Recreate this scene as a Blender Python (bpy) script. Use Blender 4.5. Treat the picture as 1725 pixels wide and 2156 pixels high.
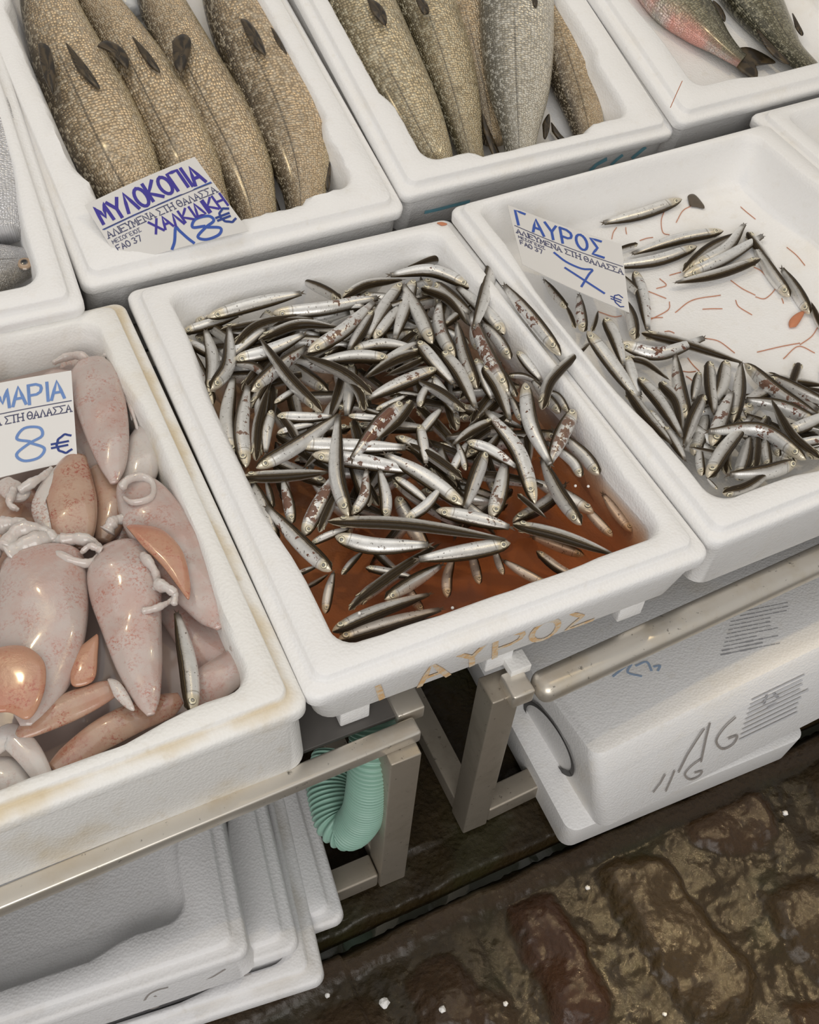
import bpy, bmesh, math, random
import numpy as np
from mathutils import Matrix, Vector
random.seed(7); rng = np.random.default_rng(7)
for o in list(bpy.data.objects): bpy.data.objects.remove(o)
SC = bpy.context.scene; COL = SC.collection

# ------------------------------------------------------------------ camera, light, exposure
F_PX, CX, CY = 2250.0, 862.5, 1078.0
CAM = np.array([-0.16112275, -0.45412308, 1.30660288])
def _rot():
    def ray(p): return np.array([(p[0]-CX)/F_PX, (p[1]-CY)/F_PX, 1.0])
    down = ray((700, 2950)); down /= np.linalg.norm(down)
    P = [ray(p)/(ray(p)@down) for p in [(268, 618), (650, 1479), (1483, 1152), (957, 465)]]
    n = lambda v: v/np.linalg.norm(v)
    xw = n((P[2]-P[1])+(P[3]-P[0])); yw = n(n(P[0]-P[1])+n(P[3]-P[2]))
    b = n(xw+yw); s = n(xw-yw)
    return np.array([(b+s)/math.sqrt(2), (b-s)/math.sqrt(2), -down])
R = _rot()                                   # rows: world axes seen from the camera
cd = bpy.data.cameras.new('camera'); camera = bpy.data.objects.new('camera', cd); COL.objects.link(camera)
cd.sensor_fit = 'HORIZONTAL'; cd.sensor_width = 36.0; cd.lens = 36.0*F_PX/1725.0; cd.clip_start = 0.02
m = Matrix.Identity(4)
for i in range(3):
    m[i][0] = R[i, 0]; m[i][1] = -R[i, 1]; m[i][2] = -R[i, 2]; m[i][3] = CAM[i]
camera.matrix_world = m; SC.camera = camera

SC.view_settings.view_transform = 'Standard'; SC.view_settings.look = 'None'
SC.view_settings.gamma = 1.0; SC.view_settings.use_curve_mapping = False
SC.view_settings.exposure = -0.12
w = bpy.data.worlds.new('market_daylight'); SC.world = w; w.use_nodes = True
w.node_tree.nodes['Background'].inputs[0].default_value = (1.0, 0.98, 0.95, 1)
w.node_tree.nodes['Background'].inputs[1].default_value = 0.42
def area(name, loc, target, sx, sy, power, col):
    l = bpy.data.lights.new(name, 'AREA'); l.shape = 'RECTANGLE'; l.size = sx; l.size_y = sy; l.energy = power; l.color = col
    o = bpy.data.objects.new(name, l); COL.objects.link(o); o.location = loc
    o.rotation_euler = (Vector(target)-Vector(loc)).to_track_quat('-Z', 'Y').to_euler(); return o
area('awning_daylight', (0.1, 0.9, 2.6), (0.2, 0.3, 0.4), 2.4, 1.6, 11, (1.0, 0.985, 0.96))
area('street_daylight', (-0.9, -2.15, 2.0), (0.1, 0.1, 0.25), 2.4, 1.6, 46, (1.0, 0.97, 0.94))
def bulb(name, loc, power, r=0.022):
    l = bpy.data.lights.new(name, 'POINT'); l.energy = power; l.color = (1.0, 0.78, 0.45); l.shadow_soft_size = r
    o = bpy.data.objects.new(name, l); COL.objects.link(o); o.location = loc
def shaded_lamp(name, loc, target, power, angle, r=0.03):
    l = bpy.data.lights.new(name, 'SPOT'); l.energy = power; l.color = (1.0, 0.74, 0.38); l.shadow_soft_size = r; l.spot_size = math.radians(angle); l.spot_blend = 0.7
    o = bpy.data.objects.new(name, l); COL.objects.link(o); o.location = loc; o.rotation_euler = (Vector(target)-Vector(loc)).to_track_quat('-Z', 'Y').to_euler()
shaded_lamp('aisle_lamp', (1.42, 0.24, 2.25), (0.45, -0.34, 0), 85, 14)
shaded_lamp('aisle_lamp.001', (0.92, 0.10, 2.25), (0.29, -0.35, 0), 62, 14)
bulb('stall_lamp', (1.40, 0.26, 2.3), 17)
bulb('stall_lamp.001', (-0.35, 1.3, 2.2), 10)

# ------------------------------------------------------------------ small helpers
def ray(u, v): return R@np.array([(u-CX)/F_PX, (v-CY)/F_PX, 1.0])
def at(u, v, z):                             # the spot at height z that the photograph shows at (u, v)
    r = ray(u, v); return CAM + r*((z-CAM[2])/r[2])
def at_y(u, v, y):
    r = ray(u, v); return CAM + r*((y-CAM[1])/r[1])
class Frame:                                 # a crate's own axes
    def __init__(s, x, y, z, yaw=0, tx=0, ry=0):
        s.M = Matrix.Translation((x, y, z)) @ Matrix.Rotation(yaw, 4, 'Z') @ Matrix.Rotation(tx, 4, 'X') @ Matrix.Rotation(ry, 4, 'Y')
        A = np.array(s.M); s.Rw = A[:3, :3]; s.t = A[:3, 3]
    def at(s, u, v, h):
        o = s.Rw.T@(CAM-s.t); d = s.Rw.T@ray(u, v); return s.Rw@(o+d*((h-o[2])/d[2]))+s.t
    def loc(s, P): return s.Rw.T@(np.asarray(P, float)-s.t)
    def wld(s, P): return s.Rw@np.asarray(P, float)+s.t
    @property
    def up(s): return s.Rw[:, 2]

def mesh(name, V, Fs, uv=None, smooth=True, sharp=None, attr=None):
    me = bpy.data.meshes.new(name); me.from_pydata([tuple(map(float, p)) for p in V], [], [tuple(map(int, f)) for f in Fs]); me.update()
    if uv is not None:
        ul = me.uv_layers.new(name='UVMap'); idx = np.empty(len(me.loops), dtype=np.int32); me.loops.foreach_get('vertex_index', idx)
        ul.data.foreach_set('uv', np.asarray(uv, dtype=np.float32)[idx].ravel())
    if attr:
        for k, a in attr.items():
            at_ = me.attributes.new(k, 'FLOAT', 'POINT'); at_.data.foreach_set('value', np.asarray(a, dtype=np.float32))
    if smooth: me.polygons.foreach_set('use_smooth', [True]*len(me.polygons))
    if sharp is not None: me.set_sharp_from_angle(angle=math.radians(sharp))
    bm = bmesh.new(); bm.from_mesh(me); bmesh.ops.recalc_face_normals(bm, faces=bm.faces); bm.to_mesh(me); bm.free()
    return me
def obj(name, me, mat=None, parent=None, loc=None, M=None, color=None):
    o = bpy.data.objects.new(name, me); COL.objects.link(o)
    if mat is not None and me is not None and not me.materials: me.materials.append(mat)
    if parent is not None: o.parent = parent
    if M is not None: o.matrix_local = M
    elif loc is not None: o.location = tuple(map(float, loc))
    if color: o.color = color
    return o
def tag(o, label, cat=None, group=None, kind=None):
    if label: o['label'] = label
    if cat: o['category'] = cat
    if group: o['group'] = group
    if kind: o['kind'] = kind
    return o
def empty(name, loc=(0, 0, 0), M=None):
    o = bpy.data.objects.new(name, None); COL.objects.link(o); o.empty_display_size = 0.02
    if M is not None: o.matrix_world = M
    else: o.location = tuple(map(float, loc))
    return o
def stitch(nr, nc, closed=True, off=0):      # quads between nr rings of nc points
    F = []
    for i in range(nr-1):
        for j in range(nc if closed else nc-1):
            k = (j+1) % nc; F.append((off+i*nc+j, off+i*nc+k, off+(i+1)*nc+k, off+(i+1)*nc+j))
    return F
def spline(P, n):                            # Catmull-Rom through rows of P
    P = np.asarray(P, float)
    if len(P) == 1: return np.repeat(P, n, 0)
    Q = np.vstack([2*P[0]-P[1], P, 2*P[-1]-P[-2]]); out = []
    for t in np.linspace(0, len(P)-1, n):
        i = min(int(t), len(P)-2); f = t-i; a, b, c, d = Q[i:i+4]
        out.append(0.5*((2*b)+(c-a)*f+(2*a-5*b+4*c-d)*f*f+(3*b-a-3*c+d)*f**3))
    return np.array(out)
def unit(v): return v/(np.linalg.norm(v, axis=-1, keepdims=True)+1e-12)
def sstep(a, b, x): t = np.clip((x-a)/(b-a), 0, 1); return t*t*(3-2*t)
def frames(P, up, roll):                     # tangents, dorsal and side vectors along a curve
    T = unit(np.gradient(P, axis=0)); U = unit(up-T*(T@up)[:, None]); S = np.cross(T, U)
    c, s = math.cos(roll), math.sin(roll); D = U*c+S*s; return T, D, np.cross(T, D)
def body(P, a, b, up, roll, nc=14, pw=1.0):  # tapered body: half height a (dorsal), half width b
    n = len(P); T, D, S = frames(P, up, roll); th = np.linspace(0, 2*math.pi, nc, endpoint=False)
    c, s = np.cos(th), np.sin(th); c = np.sign(c)*np.abs(c)**pw; s = np.sign(s)*np.abs(s)**pw
    V = P[:, None, :]+D[:, None, :]*(np.outer(a, c))[..., None]+S[:, None, :]*(np.outer(b, s))[..., None]
    u = np.linspace(0, 1, n); v = np.minimum(th, 2*math.pi-th)/math.pi
    uv = np.stack(np.broadcast_arrays(u[:, None], v[None, :]), -1).reshape(-1, 2)
    F = stitch(n, nc); V = V.reshape(-1, 3)
    F.append(tuple(range(nc-1, -1, -1))); F.append(tuple((n-1)*nc+j for j in range(nc)))
    return V, F, uv, (T, D, S)
def bar(name, mat, a, b, w, h, up=(0, 0, 1), bev=0.003, parent=None, seg=3):  # bevelled bar from a to b
    a = np.array(a, float); b = np.array(b, float); T = unit(b-a); S = unit(np.cross(T, up)); U = np.cross(S, T)
    L = np.linalg.norm(b-a); bm = bmesh.new(); bmesh.ops.create_cube(bm, size=1)
    bmesh.ops.scale(bm, vec=(L, w, h), verts=bm.verts)
    if bev: bmesh.ops.bevel(bm, geom=list(bm.edges), offset=bev, segments=seg, profile=0.5, affect='EDGES')
    me = bpy.data.meshes.new(name); bm.to_mesh(me); bm.free()
    me.polygons.foreach_set('use_smooth', [True]*len(me.polygons)); me.set_sharp_from_angle(angle=math.radians(40))
    c = (a+b)/2; M = Matrix(((T[0], -S[0], U[0], c[0]), (T[1], -S[1], U[1], c[1]), (T[2], -S[2], U[2], c[2]), (0, 0, 0, 1)))
    return obj(name, me, mat, parent, M=M)

# ------------------------------------------------------------------ materials
class N:
    def __init__(s, name):
        s.m = bpy.data.materials.new(name); s.m.use_nodes = True; s.t = s.m.node_tree; s.t.nodes.clear()
        s.out = s.n('ShaderNodeOutputMaterial')
    def n(s, typ, **k):
        x = s.t.nodes.new(typ)
        for a, v in k.items(): setattr(x, a, v)
        return x
    def set(s, inp, v):
        if hasattr(v, 'is_output') or isinstance(v, bpy.types.NodeSocket): s.t.links.new(v, inp)
        else: inp.default_value = v
    def math(s, op, a, b=0.0, c=None, clamp=False):
        x = s.n('ShaderNodeMath', operation=op, use_clamp=clamp); s.set(x.inputs[0], a); s.set(x.inputs[1], b)
        if c is not None: s.set(x.inputs[2], c)
        return x.outputs[0]
    def mix(s, f, a, b):
        x = s.n('ShaderNodeMix', data_type='RGBA'); s.set(x.inputs[0], f); s.set(x.inputs[6], a); s.set(x.inputs[7], b); return x.outputs[2]
    def ramp(s, f, stops, interp='LINEAR'):
        x = s.n('ShaderNodeValToRGB'); x.color_ramp.interpolation = interp; e = x.color_ramp.elements
        while len(e) < len(stops): e.new(0.5)
        for q, (p, c) in zip(e, stops): q.position = p; q.color = (*c, 1) if len(c) == 3 else c
        s.set(x.inputs[0], f); return x.outputs[0]
    def val(s, f, lo, hi):
        x = s.n('ShaderNodeMapRange', interpolation_type='SMOOTHSTEP'); s.set(x.inputs[0], f); s.set(x.inputs[1], lo); s.set(x.inputs[2], hi); return x.outputs[0]
    def coord(s, k='Object'): return s.n('ShaderNodeTexCoord').outputs[k]
    def scale(s, v, sc):
        x = s.n('ShaderNodeMapping'); s.set(x.inputs[0], v); x.inputs[3].default_value = sc; return x.outputs[0]
    def noise(s, v, sc, det=3.0, rough=0.55, w=None, out=0):
        x = s.n('ShaderNodeTexNoise'); x.inputs['Scale'].default_value = sc; x.inputs['Detail'].default_value = det; x.inputs['Roughness'].default_value = rough
        if w is not None: x.noise_dimensions = '4D'; s.set(x.inputs['W'], w)
        s.set(x.inputs['Vector'], v); return x.outputs[out]
    def vor(s, v, sc, feat='F1', rnd=1.0, out=0):
        x = s.n('ShaderNodeTexVoronoi', feature=feat); x.inputs['Scale'].default_value = sc; x.inputs['Randomness'].default_value = rnd
        s.set(x.inputs['Vector'], v); return x.outputs[out]
    def bump(s, h, strength, dist, prev=None):
        x = s.n('ShaderNodeBump'); x.inputs['Strength'].default_value = strength; x.inputs['Distance'].default_value = dist; s.set(x.inputs['Height'], h)
        if prev is not None: s.set(x.inputs['Normal'], prev)
        return x.outputs[0]
    def pbr(s, col, rough=0.5, metal=0.0, normal=None, **k):
        x = s.n('ShaderNodeBsdfPrincipled'); s.set(x.inputs['Base Color'], col); s.set(x.inputs['Roughness'], rough); s.set(x.inputs['Metallic'], metal)
        if normal is not None: s.set(x.inputs['Normal'], normal)
        for a, v in k.items(): s.set(x.inputs[a.replace('_', ' ')], v)
        s.t.links.new(x.outputs[0], s.out.inputs[0]); return s.m
    def attr(s, k): return s.n('ShaderNodeAttribute', attribute_name=k).outputs['Fac']
    def rand(s): return s.n('ShaderNodeObjectInfo').outputs['Random']
    def ocol(s):
        x = s.n('ShaderNodeSeparateColor'); s.t.links.new(s.n('ShaderNodeObjectInfo').outputs['Color'], x.inputs[0]); return x.outputs
    def uv(s):
        x = s.n('ShaderNodeSeparateXYZ'); s.t.links.new(s.coord('UV'), x.inputs[0]); return x.outputs[0], x.outputs[1]

def foam_mat(name, base, stain, amount):
    k = N(name); c = k.coord(); bead = k.vor(c, 330); g = k.attr('grime')
    n1 = k.noise(c, 9, 4); n2 = k.noise(c, 60, 3)
    f = k.math('MULTIPLY', k.val(k.math('ADD', n1, k.math('MULTIPLY', g, 0.28)), 0.55, 0.85), amount, clamp=True)
    f2 = k.math('MULTIPLY', k.val(n2, 0.55, 0.8), k.math('ADD', k.math('MULTIPLY', g, 0.5), 0.08), clamp=True)
    col = k.mix(f, (*base, 1), (*stain, 1)); col = k.mix(f2, col, (stain[0]*0.8, stain[1]*0.76, stain[2]*0.66, 1))
    nb = k.bump(bead, 0.32, 0.0013, k.bump(n2, 0.12, 0.002))
    return k.pbr(col, 0.62, 0, nb, Subsurface_Weight=0.12, Subsurface_Radius=(0.01, 0.01, 0.01), Subsurface_Scale=0.4)
FOAM = foam_mat('white_polystyrene', (0.87, 0.865, 0.86), (0.70, 0.60, 0.42), 0.35)
FOAM_OLD = foam_mat('yellowed_polystyrene', (0.85, 0.84, 0.815), (0.66, 0.53, 0.32), 0.8)
FOAM_GREY = foam_mat('worn_polystyrene', (0.79, 0.785, 0.79), (0.52, 0.47, 0.40), 0.55)

def plain(name, col, rough=0.5, metal=0.0, sc=40, amt=0.25, **k_):
    k = N(name); c = k.coord(); n = k.noise(c, sc, 4)
    d = tuple(x*(1-amt) for x in col)
    return k.pbr(k.mix(n, (*col, 1), (*d, 1)), rough, metal, k.bump(n, 0.15, 0.001), **k_)

def anchovy_mat():
    k = N('anchovy_skin'); u, v = k.uv(); c = k.coord(); r = k.rand(); w_ = k.math('MULTIPLY', r, 40.0); oc = k.ocol()
    wob = k.math('MULTIPLY', k.math('SUBTRACT', k.noise(c, 260, 2, w=w_), 0.5), 0.06)
    vv = k.math('ADD', v, wob)
    base = k.ramp(vv, [(0.0, (0.018, 0.012, 0.006)), (0.07, (0.040, 0.027, 0.014)), (0.13, (0.022, 0.015, 0.008)), (0.165, (0.115, 0.082, 0.042)), (0.20, (0.026, 0.021, 0.018)), (0.24, (0.21, 0.19, 0.165)), (0.31, (0.50, 0.48, 0.45)), (0.42, (0.80, 0.79, 0.77)), (0.62, (0.84, 0.84, 0.83)), (1.0, (0.78, 0.775, 0.765))])
    met = k.ramp(vv, [(0.20, (0.05,)*3), (0.32, (0.55,)*3), (0.70, (0.45,)*3), (1.0, (0.25,)*3)])
    # warm, paler head
    head = k.math('MULTIPLY', k.math('SUBTRACT', 1.0, k.val(u, 0.15, 0.20)), k.val(vv, 0.16, 0.28))
    base = k.mix(k.math('MULTIPLY', head, 0.75), base, (0.72, 0.63, 0.46, 1))
    # gill cover line
    gl = k.math('ABSOLUTE', k.math('SUBTRACT', u, k.math('ADD', 0.205, k.math('MULTIPLY', k.math('POWER', k.math('SUBTRACT', v, 0.55), 2.0), -0.12))))
    gl = k.math('MULTIPLY', k.math('SUBTRACT', 1.0, k.val(gl, 0.003, 0.010)), k.val(v, 0.25, 0.35))
    base = k.mix(k.math('MULTIPLY', gl, 0.55), base, (0.16, 0.12, 0.07, 1))
    base = k.mix(k.math('MULTIPLY', k.math('MULTIPLY', k.val(k.noise(c, 130, 4, 0.6, w=w_), 0.42, 0.68), 0.34), k.val(vv, 0.20, 0.32)), base, k.mix(0.45, base, (0.16, 0.135, 0.10, 1)))
    # raw patches where the scales have rubbed off
    nz = k.noise(k.scale(c, (1, 1, 1)), 95, 5, 0.65, w=w_)
    ins = k.math('MULTIPLY', k.val(vv, 0.20, 0.30), k.math('SUBTRACT', 1.0, k.val(vv, 0.78, 0.92)))
    ins = k.math('MULTIPLY', ins, k.math('MULTIPLY', k.val(u, 0.18, 0.27), k.math('SUBTRACT', 1.0, k.val(u, 0.80, 0.95))))
    thr = k.math('SUBTRACT', 0.70, k.math('MULTIPLY', oc[0], 0.24))
    bl = k.math('MULTIPLY', k.math('GREATER_THAN', nz, thr), ins)
    base = k.mix(bl, base, k.mix(k.noise(c, 300, 2), (0.20, 0.085, 0.05, 1), (0.09, 0.035, 0.022, 1)))
    met = k.mix(bl, met, (0.05, 0.05, 0.05, 1))
    sp = k.math('MULTIPLY', k.math('GREATER_THAN', k.noise(c, 330, 2, 0.5, w=w_), 0.66), ins)
    base = k.mix(k.math('MULTIPLY', sp, 0.75), base, (0.07, 0.055, 0.045, 1))
    base = k.mix(k.math('MULTIPLY', k.math('MULTIPLY', k.math('SUBTRACT', r, 0.2), 0.22, clamp=True), k.val(vv, 0.20, 0.32)), base, (0.42, 0.37, 0.28, 1))
    # fine scale ripple
    wv = k.math('SINE', k.math('MULTIPLY', u, 430.0)); h = k.math('ADD', k.math('MULTIPLY', wv, 0.25), k.noise(c, 260, 3))
    tail = k.val(u, 0.90, 0.97); base = k.mix(k.math('MULTIPLY', tail, 0.8), base, (0.08, 0.062, 0.04, 1))
    return k.pbr(base, k.math('ADD', k.math('ADD', 0.24, k.math('MULTIPLY', k.math('SUBTRACT', 1.0, k.val(vv, 0.16, 0.28)), 0.12)), k.math('MULTIPLY', nz, 0.14)), met, k.bump(h, 0.22, 0.0006), Coat_Weight=0.10, Coat_Roughness=0.12, Specular_IOR_Level=k.math('ADD', 0.10, k.math('MULTIPLY', k.val(vv, 0.18, 0.32), 0.40)))
ANCH = anchovy_mat()
def eye_mat(name, iris, pupil, ring):
    k = N(name); u, v = k.uv()
    col = k.ramp(u, [(0.0, pupil), (0.34, pupil), (0.36, ring), (0.46, ring), (0.50, iris), (0.86, iris), (0.92, ring), (1.0, ring)])
    return k.pbr(col, 0.18, 0.1, None, Coat_Weight=0.5)
EYE = eye_mat('anchovy_eye', (0.74, 0.68, 0.50), (0.30, 0.29, 0.26), (0.045, 0.035, 0.02))
EYE_BIG = eye_mat('bream_eye', (0.42, 0.30, 0.20), (0.012, 0.012, 0.015), (0.16, 0.12, 0.09))
FINM = plain('anchovy_tail_fin', (0.12, 0.09, 0.06), 0.45, 0.0, 200, 0.5)

def scaly_mat(name, back, flank, belly, nu, nv, glow, con=1.0):
    k = N(name); u, v = k.uv(); c = k.coord(); oc = k.ocol(); w_ = k.math('MULTIPLY', k.rand(), 30)
    cb = k.n('ShaderNodeCombineXYZ'); k.set(cb.inputs[0], k.math('MULTIPLY', u, nu)); k.set(cb.inputs[1], k.math('MULTIPLY', v, nv))
    sc = k.vor(cb.outputs[0], 1.0, 'F1', 0.55); cell = k.vor(cb.outputs[0], 1.0, 'F1', 0.55, out=1)
    n = k.noise(c, 14, 4, w=w_); n2 = k.noise(c, 55, 3, w=w_)
    vv = k.math('ADD', v, k.math('MULTIPLY', k.math('SUBTRACT', n, 0.5), 0.25))
    col = k.ramp(vv, [(0.0, tuple(0.6*a for a in back)), (0.20, back), (0.36, tuple(0.5*a+0.5*b for a, b in zip(back, flank))), (0.52, flank), (0.72, tuple(1.12*a for a in flank)), (0.84, tuple(0.5*a+0.5*b for a, b in zip(flank, belly))), (0.95, belly)])
    cs = k.n('ShaderNodeSeparateColor'); k.set(cs.inputs[0], cell)
    inb = k.math('MULTIPLY', k.val(u, 0.16, 0.24), 1.0)
    col = k.mix(k.math('MULTIPLY', k.math('MULTIPLY', k.val(sc, 0.30, 0.62), 0.50*con), inb), col, (back[0]*0.55, back[1]*0.5, back[2]*0.4, 1))
    col = k.mix(k.math('MULTIPLY', k.math('MULTIPLY', k.math('GREATER_THAN', cs.outputs[0], 0.68), 0.42*con), inb), col, (*glow, 1))
    col = k.mix(k.math('MULTIPLY', k.val(n2, 0.5, 0.75), 0.35), col, (back[0]*0.8, back[1]*0.72, back[2]*0.6, 1))
    ll = k.math('ABSOLUTE', k.math('SUBTRACT', v, 0.44)); ll = k.math('MULTIPLY', k.math('SUBTRACT', 1.0, k.val(ll, 0.004, 0.016)), k.val(u, 0.3, 0.55))
    col = k.mix(k.math('MULTIPLY', ll, 0.55), col, (0.05, 0.04, 0.03, 1))
    hd = k.math('SUBTRACT', 1.0, k.val(u, 0.17, 0.22)); col = k.mix(k.math('MULTIPLY', hd, 0.55), col, (flank[0]*0.8, flank[1]*0.7, flank[2]*0.55, 1))
    gill = k.math('ABSOLUTE', k.math('SUBTRACT', u, k.math('ADD', 0.235, k.math('MULTIPLY', k.math('POWER', k.math('SUBTRACT', v, 0.5), 2.0), -0.16))))
    gill = k.math('MULTIPLY', k.math('SUBTRACT', 1.0, k.val(gill, 0.002, 0.012)), k.val(v, 0.16, 0.24)); col = k.mix(k.math('MULTIPLY', gill, 0.6), col, (0.06, 0.045, 0.03, 1))
    pk = k.math('MULTIPLY', oc[0], k.math('MULTIPLY', k.val(v, 0.58, 0.85), k.val(n, 0.35, 0.6))); col = k.mix(pk, col, (0.74, 0.30, 0.24, 1))
    h = k.math('SUBTRACT', k.math('MULTIPLY', n2, 0.4), k.math('MULTIPLY', sc, inb))
    return k.pbr(col, 0.27, 0.48, k.bump(h, 0.85, 0.0026), Coat_Weight=0.5, Coat_Roughness=0.15)
MEAGRE = scaly_mat('meagre_skin', (0.075, 0.054, 0.028), (0.70, 0.53, 0.33), (0.84, 0.70, 0.42), 138, 36, (0.66, 0.58, 0.44))
MEAGRE2 = scaly_mat('olive_meagre_skin', (0.085, 0.068, 0.030), (0.70, 0.57, 0.36), (0.80, 0.70, 0.47), 138, 36, (0.68, 0.63, 0.47))
MEAGRE3 = scaly_mat('silver_meagre_skin', (0.16, 0.15, 0.12), (0.74, 0.68, 0.56), (0.80, 0.74, 0.60), 138, 36, (0.80, 0.78, 0.70))
BASS = scaly_mat('bass_skin', (0.07, 0.065, 0.035), (0.30, 0.27, 0.18), (0.80, 0.76, 0.73), 110, 26, (0.45, 0.42, 0.30))
BREAM = scaly_mat('bream_skin', (0.30, 0.28, 0.25), (0.66, 0.66, 0.68), (0.80, 0.79, 0.78), 90, 36, (0.80, 0.80, 0.80), 0.35)
def fin_mat(name, col, col2):
    k = N(name); u, v = k.uv(); c = k.coord(); s = k.math('SINE', k.math('MULTIPLY', v, 30.0)); n = k.noise(c, 120, 3)
    return k.pbr(k.mix(k.val(k.math('ADD', k.math('MULTIPLY', s, 0.3), n), 0.3, 0.8), (*col, 1), (*col2, 1)), 0.35, 0.1, k.bump(n, 0.3, 0.001), Coat_Weight=0.1)
FIN = fin_mat('dark_fin', (0.022, 0.015, 0.008), (0.075, 0.052, 0.026))

def squid_mat(name, base, mott, spots, amt, rough=0.26):
    k = N(name); c = k.coord(); w_ = k.math('MULTIPLY', k.rand(), 30); oc = k.ocol()
    n = k.noise(c, 22, 5, 0.6, w=w_); n2 = k.noise(c, 330, 4, 0.7); n3 = k.noise(c, 38, 5, 0.7, w=w_)
    col = k.mix(k.math('MULTIPLY', k.val(n, 0.42, 0.66), amt), (*base, 1), (*mott, 1))
    f = k.math('MULTIPLY', k.math('MULTIPLY', k.val(n2, 0.46, 0.62), k.val(n3, 0.44, 0.64)), k.math('ADD', 0.30, k.math('MULTIPLY', oc[0], 0.9)), clamp=True)
    col = k.mix(f, col, (*spots, 1))
    return k.pbr(col, rough, 0, k.bump(k.math('ADD', n3, k.math('MULTIPLY', n, 0.6)), 0.25, 0.004), Subsurface_Weight=0.25, Subsurface_Radius=(0.02, 0.010, 0.008), Subsurface_Scale=0.35, Coat_Weight=0.7, Coat_Roughness=0.08)
SQ = squid_mat('squid_mantle', (0.53, 0.445, 0.41), (0.50, 0.31, 0.26), (0.42, 0.12, 0.07), 0.65)
SQ_OR = squid_mat('squid_fin_skin', (0.50, 0.27, 0.17), (0.46, 0.17, 0.10), (0.40, 0.10, 0.06), 0.85)
SQ_W = squid_mat('squid_arm_flesh', (0.62, 0.575, 0.54), (0.56, 0.42, 0.37), (0.45, 0.25, 0.2), 0.3)
SQ_BR = squid_mat('squid_brown_skin', (0.49, 0.33, 0.24), (0.43, 0.22, 0.15), (0.36, 0.10, 0.06), 0.8)

def metal_mat(name, col, rough, dirt):
    k = N(name); c = k.coord(); n = k.noise(c, 18, 5, 0.65); n2 = k.noise(c, 120, 4, 0.7); br = k.noise(k.scale(c, (4, 300, 300)), 1, 2)
    cc = k.mix(k.math('MULTIPLY', k.val(n, 0.45, 0.75), 0.55), (*col, 1), (*dirt, 1))
    cc = k.mix(k.math('MULTIPLY', k.val(n2, 0.62, 0.72), 0.75), cc, (0.06, 0.05, 0.04, 1))
    return k.pbr(cc, k.math('ADD', rough, k.math('MULTIPLY', n, 0.2)), 0.75, k.bump(br, 0.08, 0.001))
STEEL = metal_mat('stall_steel', (0.78, 0.73, 0.65), 0.26, (0.62, 0.52, 0.37))
STEEL_D = metal_mat('leg_steel', (0.46, 0.41, 0.34), 0.40, (0.30, 0.26, 0.20))
SHEET = plain('shelf_sheet', (0.15, 0.14, 0.13), 0.5, 0.3)
HOSE = plain('green_hose_rubber', (0.30, 0.50, 0.41), 0.42, 0, 30, 0.12)
PAPER = plain('price_card_paper', (0.70, 0.685, 0.665), 0.55, 0, 25, 0.05)
PAPER_W = plain('white_card_paper', (0.80, 0.79, 0.78), 0.5, 0, 25, 0.05)
INK_BLUE = plain('blue_marker', (0.035, 0.10, 0.45), 0.5, 0, 90, 0.3)
INK_VIOLET = plain('violet_marker', (0.05, 0.035, 0.36), 0.5, 0, 90, 0.4)
INK_SKY = plain('light_blue_marker', (0.16, 0.30, 0.66), 0.5, 0, 90, 0.3)
INK_PRINT = plain('printed_navy', (0.07, 0.075, 0.16), 0.6, 0, 90, 0.2)
INK_EURO = plain('printed_blue', (0.02, 0.05, 0.26), 0.6, 0, 90, 0.2)
INK_BLACK = plain('black_marker', (0.025, 0.022, 0.02), 0.5, 0, 90, 0.3)
INK_PENCIL = plain('grey_crayon', (0.36, 0.33, 0.31), 0.7, 0, 200, 0.3)
INK_FADED = plain('faded_blue_marker', (0.42, 0.55, 0.75), 0.7, 0, 90, 0.2)
INK_TEAL = plain('teal_marker', (0.20, 0.47, 0.58), 0.7, 0, 90, 0.3)
INK_LABEL = plain('grey_print', (0.47, 0.47, 0.49), 0.7, 0, 90, 0.2)
INK_PALE = plain('pale_print', (0.66, 0.67, 0.70), 0.7, 0, 90, 0.2)
def ochre():
    k = N('worn_ochre_crayon'); c = k.coord(); n = k.noise(c, 130, 4, 0.7)
    return k.pbr(k.mix(k.val(n, 0.4, 0.62), (0.78, 0.50, 0.24, 1), (0.80, 0.70, 0.56, 1)), 0.7)
INK_OCHRE = ochre()
FEELER = plain('red_feeler', (0.62, 0.24, 0.12), 0.5, 0, 90, 0.2)
ICE = plain('wet_ice', (0.82, 0.84, 0.86), 0.2, 0, 60, 0.08, Transmission_Weight=0.3)
CRUMB = plain('foam_crumb', (0.85, 0.84, 0.82), 0.6, 0, 90, 0.05)
def liquid_mat(name, absorb, dens, fr, scat=0.0, scol=(0.5, 0.2, 0.05)):
    k = N(name); gl = k.n('ShaderNodeBsdfGlossy'); gl.inputs['Roughness'].default_value = 0.05; tr = k.n('ShaderNodeBsdfTransparent')
    f = k.n('ShaderNodeFresnel'); f.inputs[0].default_value = 1.33; mx = k.n('ShaderNodeMixShader')
    k.set(mx.inputs[0], k.math('MULTIPLY', f.outputs[0], fr)); k.set(mx.inputs[1], tr.outputs[0]); k.set(mx.inputs[2], gl.outputs[0])
    k.t.links.new(mx.outputs[0], k.out.inputs[0])
    va = k.n('ShaderNodeVolumeAbsorption'); va.inputs[0].default_value = (*absorb, 1); va.inputs[1].default_value = dens; vol = va.outputs[0]
    if scat:
        vs = k.n('ShaderNodeVolumeScatter'); vs.inputs[0].default_value = (*scol, 1); vs.inputs[1].default_value = scat
        ad = k.n('ShaderNodeAddShader'); k.set(ad.inputs[0], vol); k.set(ad.inputs[1], vs.outputs[0]); vol = ad.outputs[0]
    k.t.links.new(vol, k.out.inputs[1]); return k.m
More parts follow.
